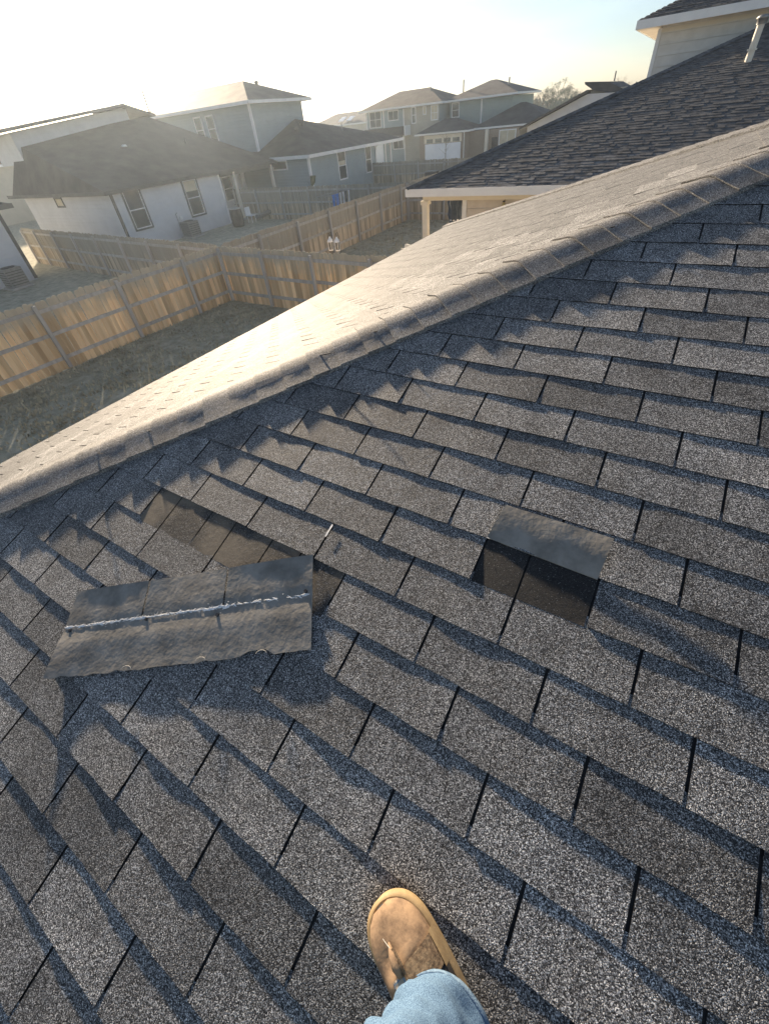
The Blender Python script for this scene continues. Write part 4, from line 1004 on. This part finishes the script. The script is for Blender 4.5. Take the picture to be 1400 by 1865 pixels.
# sole: stacked outlines
def outline(grow, z, n=44):
    pts = []
    ss = [LEN * (.5 - .5 * math.cos(math.pi * i / n)) for i in range(n + 1)]
    for s_ in ss: pts.append((s_, -(width(s_)[1] + grow)))
    for s_ in reversed(ss): pts.append((s_, width(s_)[0] + grow))
    c = LEN / 2
    return [SP(c + (p[0] - c) * (1 + grow / (LEN / 2)), p[1], z + .006 * max(0, (p[0] / LEN - .85) / .15) ** 2) for p in pts]
so = MB(); so.loft([outline(.001, 0), outline(.007, .004), outline(.008, .014), outline(.0065, .024), outline(.007, .028), outline(.001, .031)])
upper = MB(); rings = []
for i in range(29):
    u = i / 28; s_ = LEN * (.02 + .965 * u)
    hg = .052 + .03 * (1 - u) if u < .55 else .052 + .0135 - .034 * ((u - .55) / .45) ** 1.6
    hg = max(hg, .012); a, b = width(s_); e = min(1, (a + b) / .06); hg *= (.35 + .65 * e) if u > .7 else 1
    r_ = []
    for k in range(24):
        th_ = math.pi * k / 23; c, s2 = math.cos(th_), math.sin(th_)
        z = .029 + hg * (abs(s2) ** .75)
        t = (a if c > 0 else b) * .985 * math.copysign(abs(c) ** .8, c)
        cr_ = .0042 * math.sin(s_ * 95 + 3 * c) * math.exp(-((u - .62) / .12) ** 2) * s2
        cr_ += -.008 * math.exp(-((u - .74) / .06) ** 2 - ((c - .25) / .25) ** 2) + .003 * noise.noise((s_ * 40, c * 2, 1))
        r_.append(SP(s_, t, z + cr_))
    rings.append(r_)
n = 24; vs = [p for r_ in rings for p in r_]
upper.add(vs, [(i * n + k, (i + 1) * n + k, (i + 1) * n + k + 1, i * n + k + 1) for i in range(28) for k in range(n - 1)], True)
upper.add(rings[-1], [tuple(range(n))]); upper.add(rings[0], [tuple(reversed(range(n)))])
sh = upper.build('shoe', 'suede', person)
so.build('sole', 'rubber', sh)
stt = MB(); ol = outline(-.0035, .0325); 
for i in range(0, len(ol) - 1):
    a_p, b_p = ol[i], ol[i + 1]; Ls = (b_p - a_p).length; n_ = max(1, int(Ls / .008))
    for j in range(n_):
        p = a_p.lerp(b_p, (j + .2) / n_); q_ = a_p.lerp(b_p, (j + .75) / n_); stt.tube([p, q_], .0009, 4)
stt.build('welt_stitching', 'seam', sh)
def top_z(u):
    return .029 + ((.052 + .03 * (1 - u)) if u < .55 else (.0655 - .034 * ((u - .55) / .45) ** 1.6))
def band(u0, u1, c0, c1, mt_, name, th_=.002, nu=6, nc=10, rough=.0):
    vs = []
    for i in range(nu + 1):
        for k in range(nc + 1):
            u = u0 + (u1 - u0) * i / nu; cc_ = c0 + (c1 - c0) * k / nc; s_ = LEN * (.02 + .965 * u); a, b = width(s_)
            ang = math.acos(max(-1, min(1, cc_))); s2 = math.sin(ang)
            z = .029 + (top_z(u) - .029) * abs(s2) ** .75 + th_ + rough * noise.noise((s_ * 160, cc_ * 14, 2))
            t = (a if cc_ > 0 else b) * (1.0 + th_ / .05) * math.copysign(abs(cc_) ** .8, cc_)
            vs.append(SP(s_, t, z))
    N = nc + 1
    mb = MB(); mb.add(vs, [(i * N + k, (i + 1) * N + k, (i + 1) * N + k + 1, i * N + k + 1) for i in range(nu) for k in range(nc)], True)
    return mb.build(name, mt_, sh)
band(.52, .69, -.97, .05, 'knit', 'elastic_band', .003, rough=.0016)
band(.48, .67, .02, .36, 'patch', 'tongue_patch', .0055)
band(.655, .662, .04, .34, 'seam', 'stitching', .0068, nu=1); band(.5, .66, .04, .06, 'seam', 'stitching', .0068, nc=1); band(.5, .66, .32, .34, 'seam', 'stitching', .0068, nc=1)
band(.36, .535, -.95, -.15, 'dark', 'side_opening', .002)
band(.5, .7, -1.0, -.93, 'rubber', 'strap_anchor', .004)
lc = MB(); lc.tube([SP(LEN * .66, .010, top_z(.66) + .004), SP(LEN * .71, .008, top_z(.71) + .012), SP(LEN * .77, .006, top_z(.77) + .010), SP(LEN * .82, .005, top_z(.82) + .001)], [.006, .009, .007, .002], 8)
lc.build('toe_tab', 'suede', sh)
lc2 = MB()
for dt in (-.005, -.001, .003): lc2.tube([SP(LEN * .65, .004 + dt, top_z(.65) + .007), SP(LEN * .71, .0 + dt, top_z(.71) + .014), SP(LEN * .79, .001 + dt * .6, top_z(.79) + .011)], .0018, 5)
lc2.build('lace', 'knit', sh)
MB().tube([SP(LEN * .79, .004, top_z(.79) + .01), SP(LEN * .86, .012, top_z(.86) + .005)], [.001, .0005], 5).build('thread', 'cushion', sh)
# leg (skin surface, hidden in the jeans) and jeans
ank = SP(.075, 0, .11); knee = Vector((-.03, -.30, ank.z + .36)); hip_ = Vector((.02, -.52, ank.z + .60))
MB().tube([SP(.075, 0, .05), SP(.075, 0, .09), ank.lerp(knee, .3), knee, hip_], [.036, .037, .05, .055, .07], 14).build('leg', 'skin', person)
def jeans():
    rings = []; n = 56; steps = 110
    hemc = SP(.091, -.006, .075)
    for i in range(steps + 1):
        t = i / steps
        if t < .6: c = hemc.lerp(knee, t / .6); 
        else: c = knee.lerp(hip_, (t - .6) / .4)
        d = (knee - hemc).normalized() if t < .55 else (hip_ - knee).normalized() if t > .65 else ((knee - hemc).normalized() + (hip_ - knee).normalized()).normalized()
        if t < .15:   # hem plane follows the shoe top rather than the shin
            k = 1 - t / .15; d = (d * (1 - .6 * k) + (F1.to_3x3() @ Vector((.25, -.1, 1))) * .6 * k).normalized()
        u_ = (F1.to_3x3() @ ax); u_ = (u_ - d * u_.dot(d)).normalized(); v_ = d.cross(u_)
        r0 = .084 + .016 * t + (.004 if t < .03 else 0)
        r_ = []
        for k in range(n):
            a = 2 * math.pi * k / n
            w_ = .011 * (1 - 2 * abs(math.sin(.5 * (t * 75 + 2.2 * math.sin(a + 1) + 3 * noise.noise((t * 6, math.cos(a), 2))))) ** .7) * math.exp(-t * 2.0) * (.35 + .65 * math.cos(a - .6) ** 2)
            w_ += .013 * noise.noise((t * 9, 1.3 * math.cos(a), 1.3 * math.sin(a))) + .006 * noise.noise((t * 34, 2.4 * math.cos(a), 2.4 * math.sin(a)))
            if t < .02: w_ *= .2
            r_.append(c + (u_ * math.cos(a) * (r0 * 1.02 + w_) + v_ * math.sin(a) * (r0 * .92 + w_)))
        rings.append(r_)
    mb = MB(); mb.loft(rings, cap=False); 
    inner = [[p.lerp(sum(r_, Vector()) / n, .05) for p in r_] for r_ in (rings[0], rings[2])]
    mb.loft([inner[1], inner[0], rings[0]], cap=False)
    j = mb.build('jeans', 'denim', person)
    hm = MB(); R2_ = []
    for q, g in ((0, .0), (0, .0025), (2, .0030), (2, .0)):
        cen = sum(rings[q], Vector()) / n
        R2_.append([p + (p - cen).normalized() * g for p in rings[q]])
    hm.loft(R2_, cap=False).build('hem', 'seam', j)
    ss_ = MB(); ki = 30
    ss_.tube([rings[i][ki] + (rings[i][ki] - sum(rings[i], Vector()) / n).normalized() * .001 for i in range(2, steps)], .0022, 5).build('side_seam', 'seam', j)
jeans()

hz = MB().box(-130, 40, -14, 190, -1.5, 10.5).build('haze', None); hz['kind'] = 'stuff'; hz['label'] = 'thin low haze added to mimic lens glare towards the sun'  # volume put in for the veiling lens glare, besides mild distance haze
hm_ = bpy.data.materials.new('haze'); hm_.use_nodes = True; n = hm_.node_tree; n.nodes.remove(n.nodes['Principled BSDF'])
pv = n.nodes.new('ShaderNodeVolumePrincipled'); pv.inputs['Color'].default_value = (.74, .87, 1.0, 1); pv.inputs['Density'].default_value = GLARE_HAZE; pv.inputs['Anisotropy'].default_value = .66
n.links.new(pv.outputs[0], n.nodes['Material Output'].inputs['Volume']); hz.data.materials.append(hm_)
for o in bpy.data.objects:
    if '_local' in o: del o['_local']
for mt in bpy.data.materials:
    if 'out' in mt: del mt['out']
print('shingles near', n_ind, 'objects', len(bpy.data.objects))
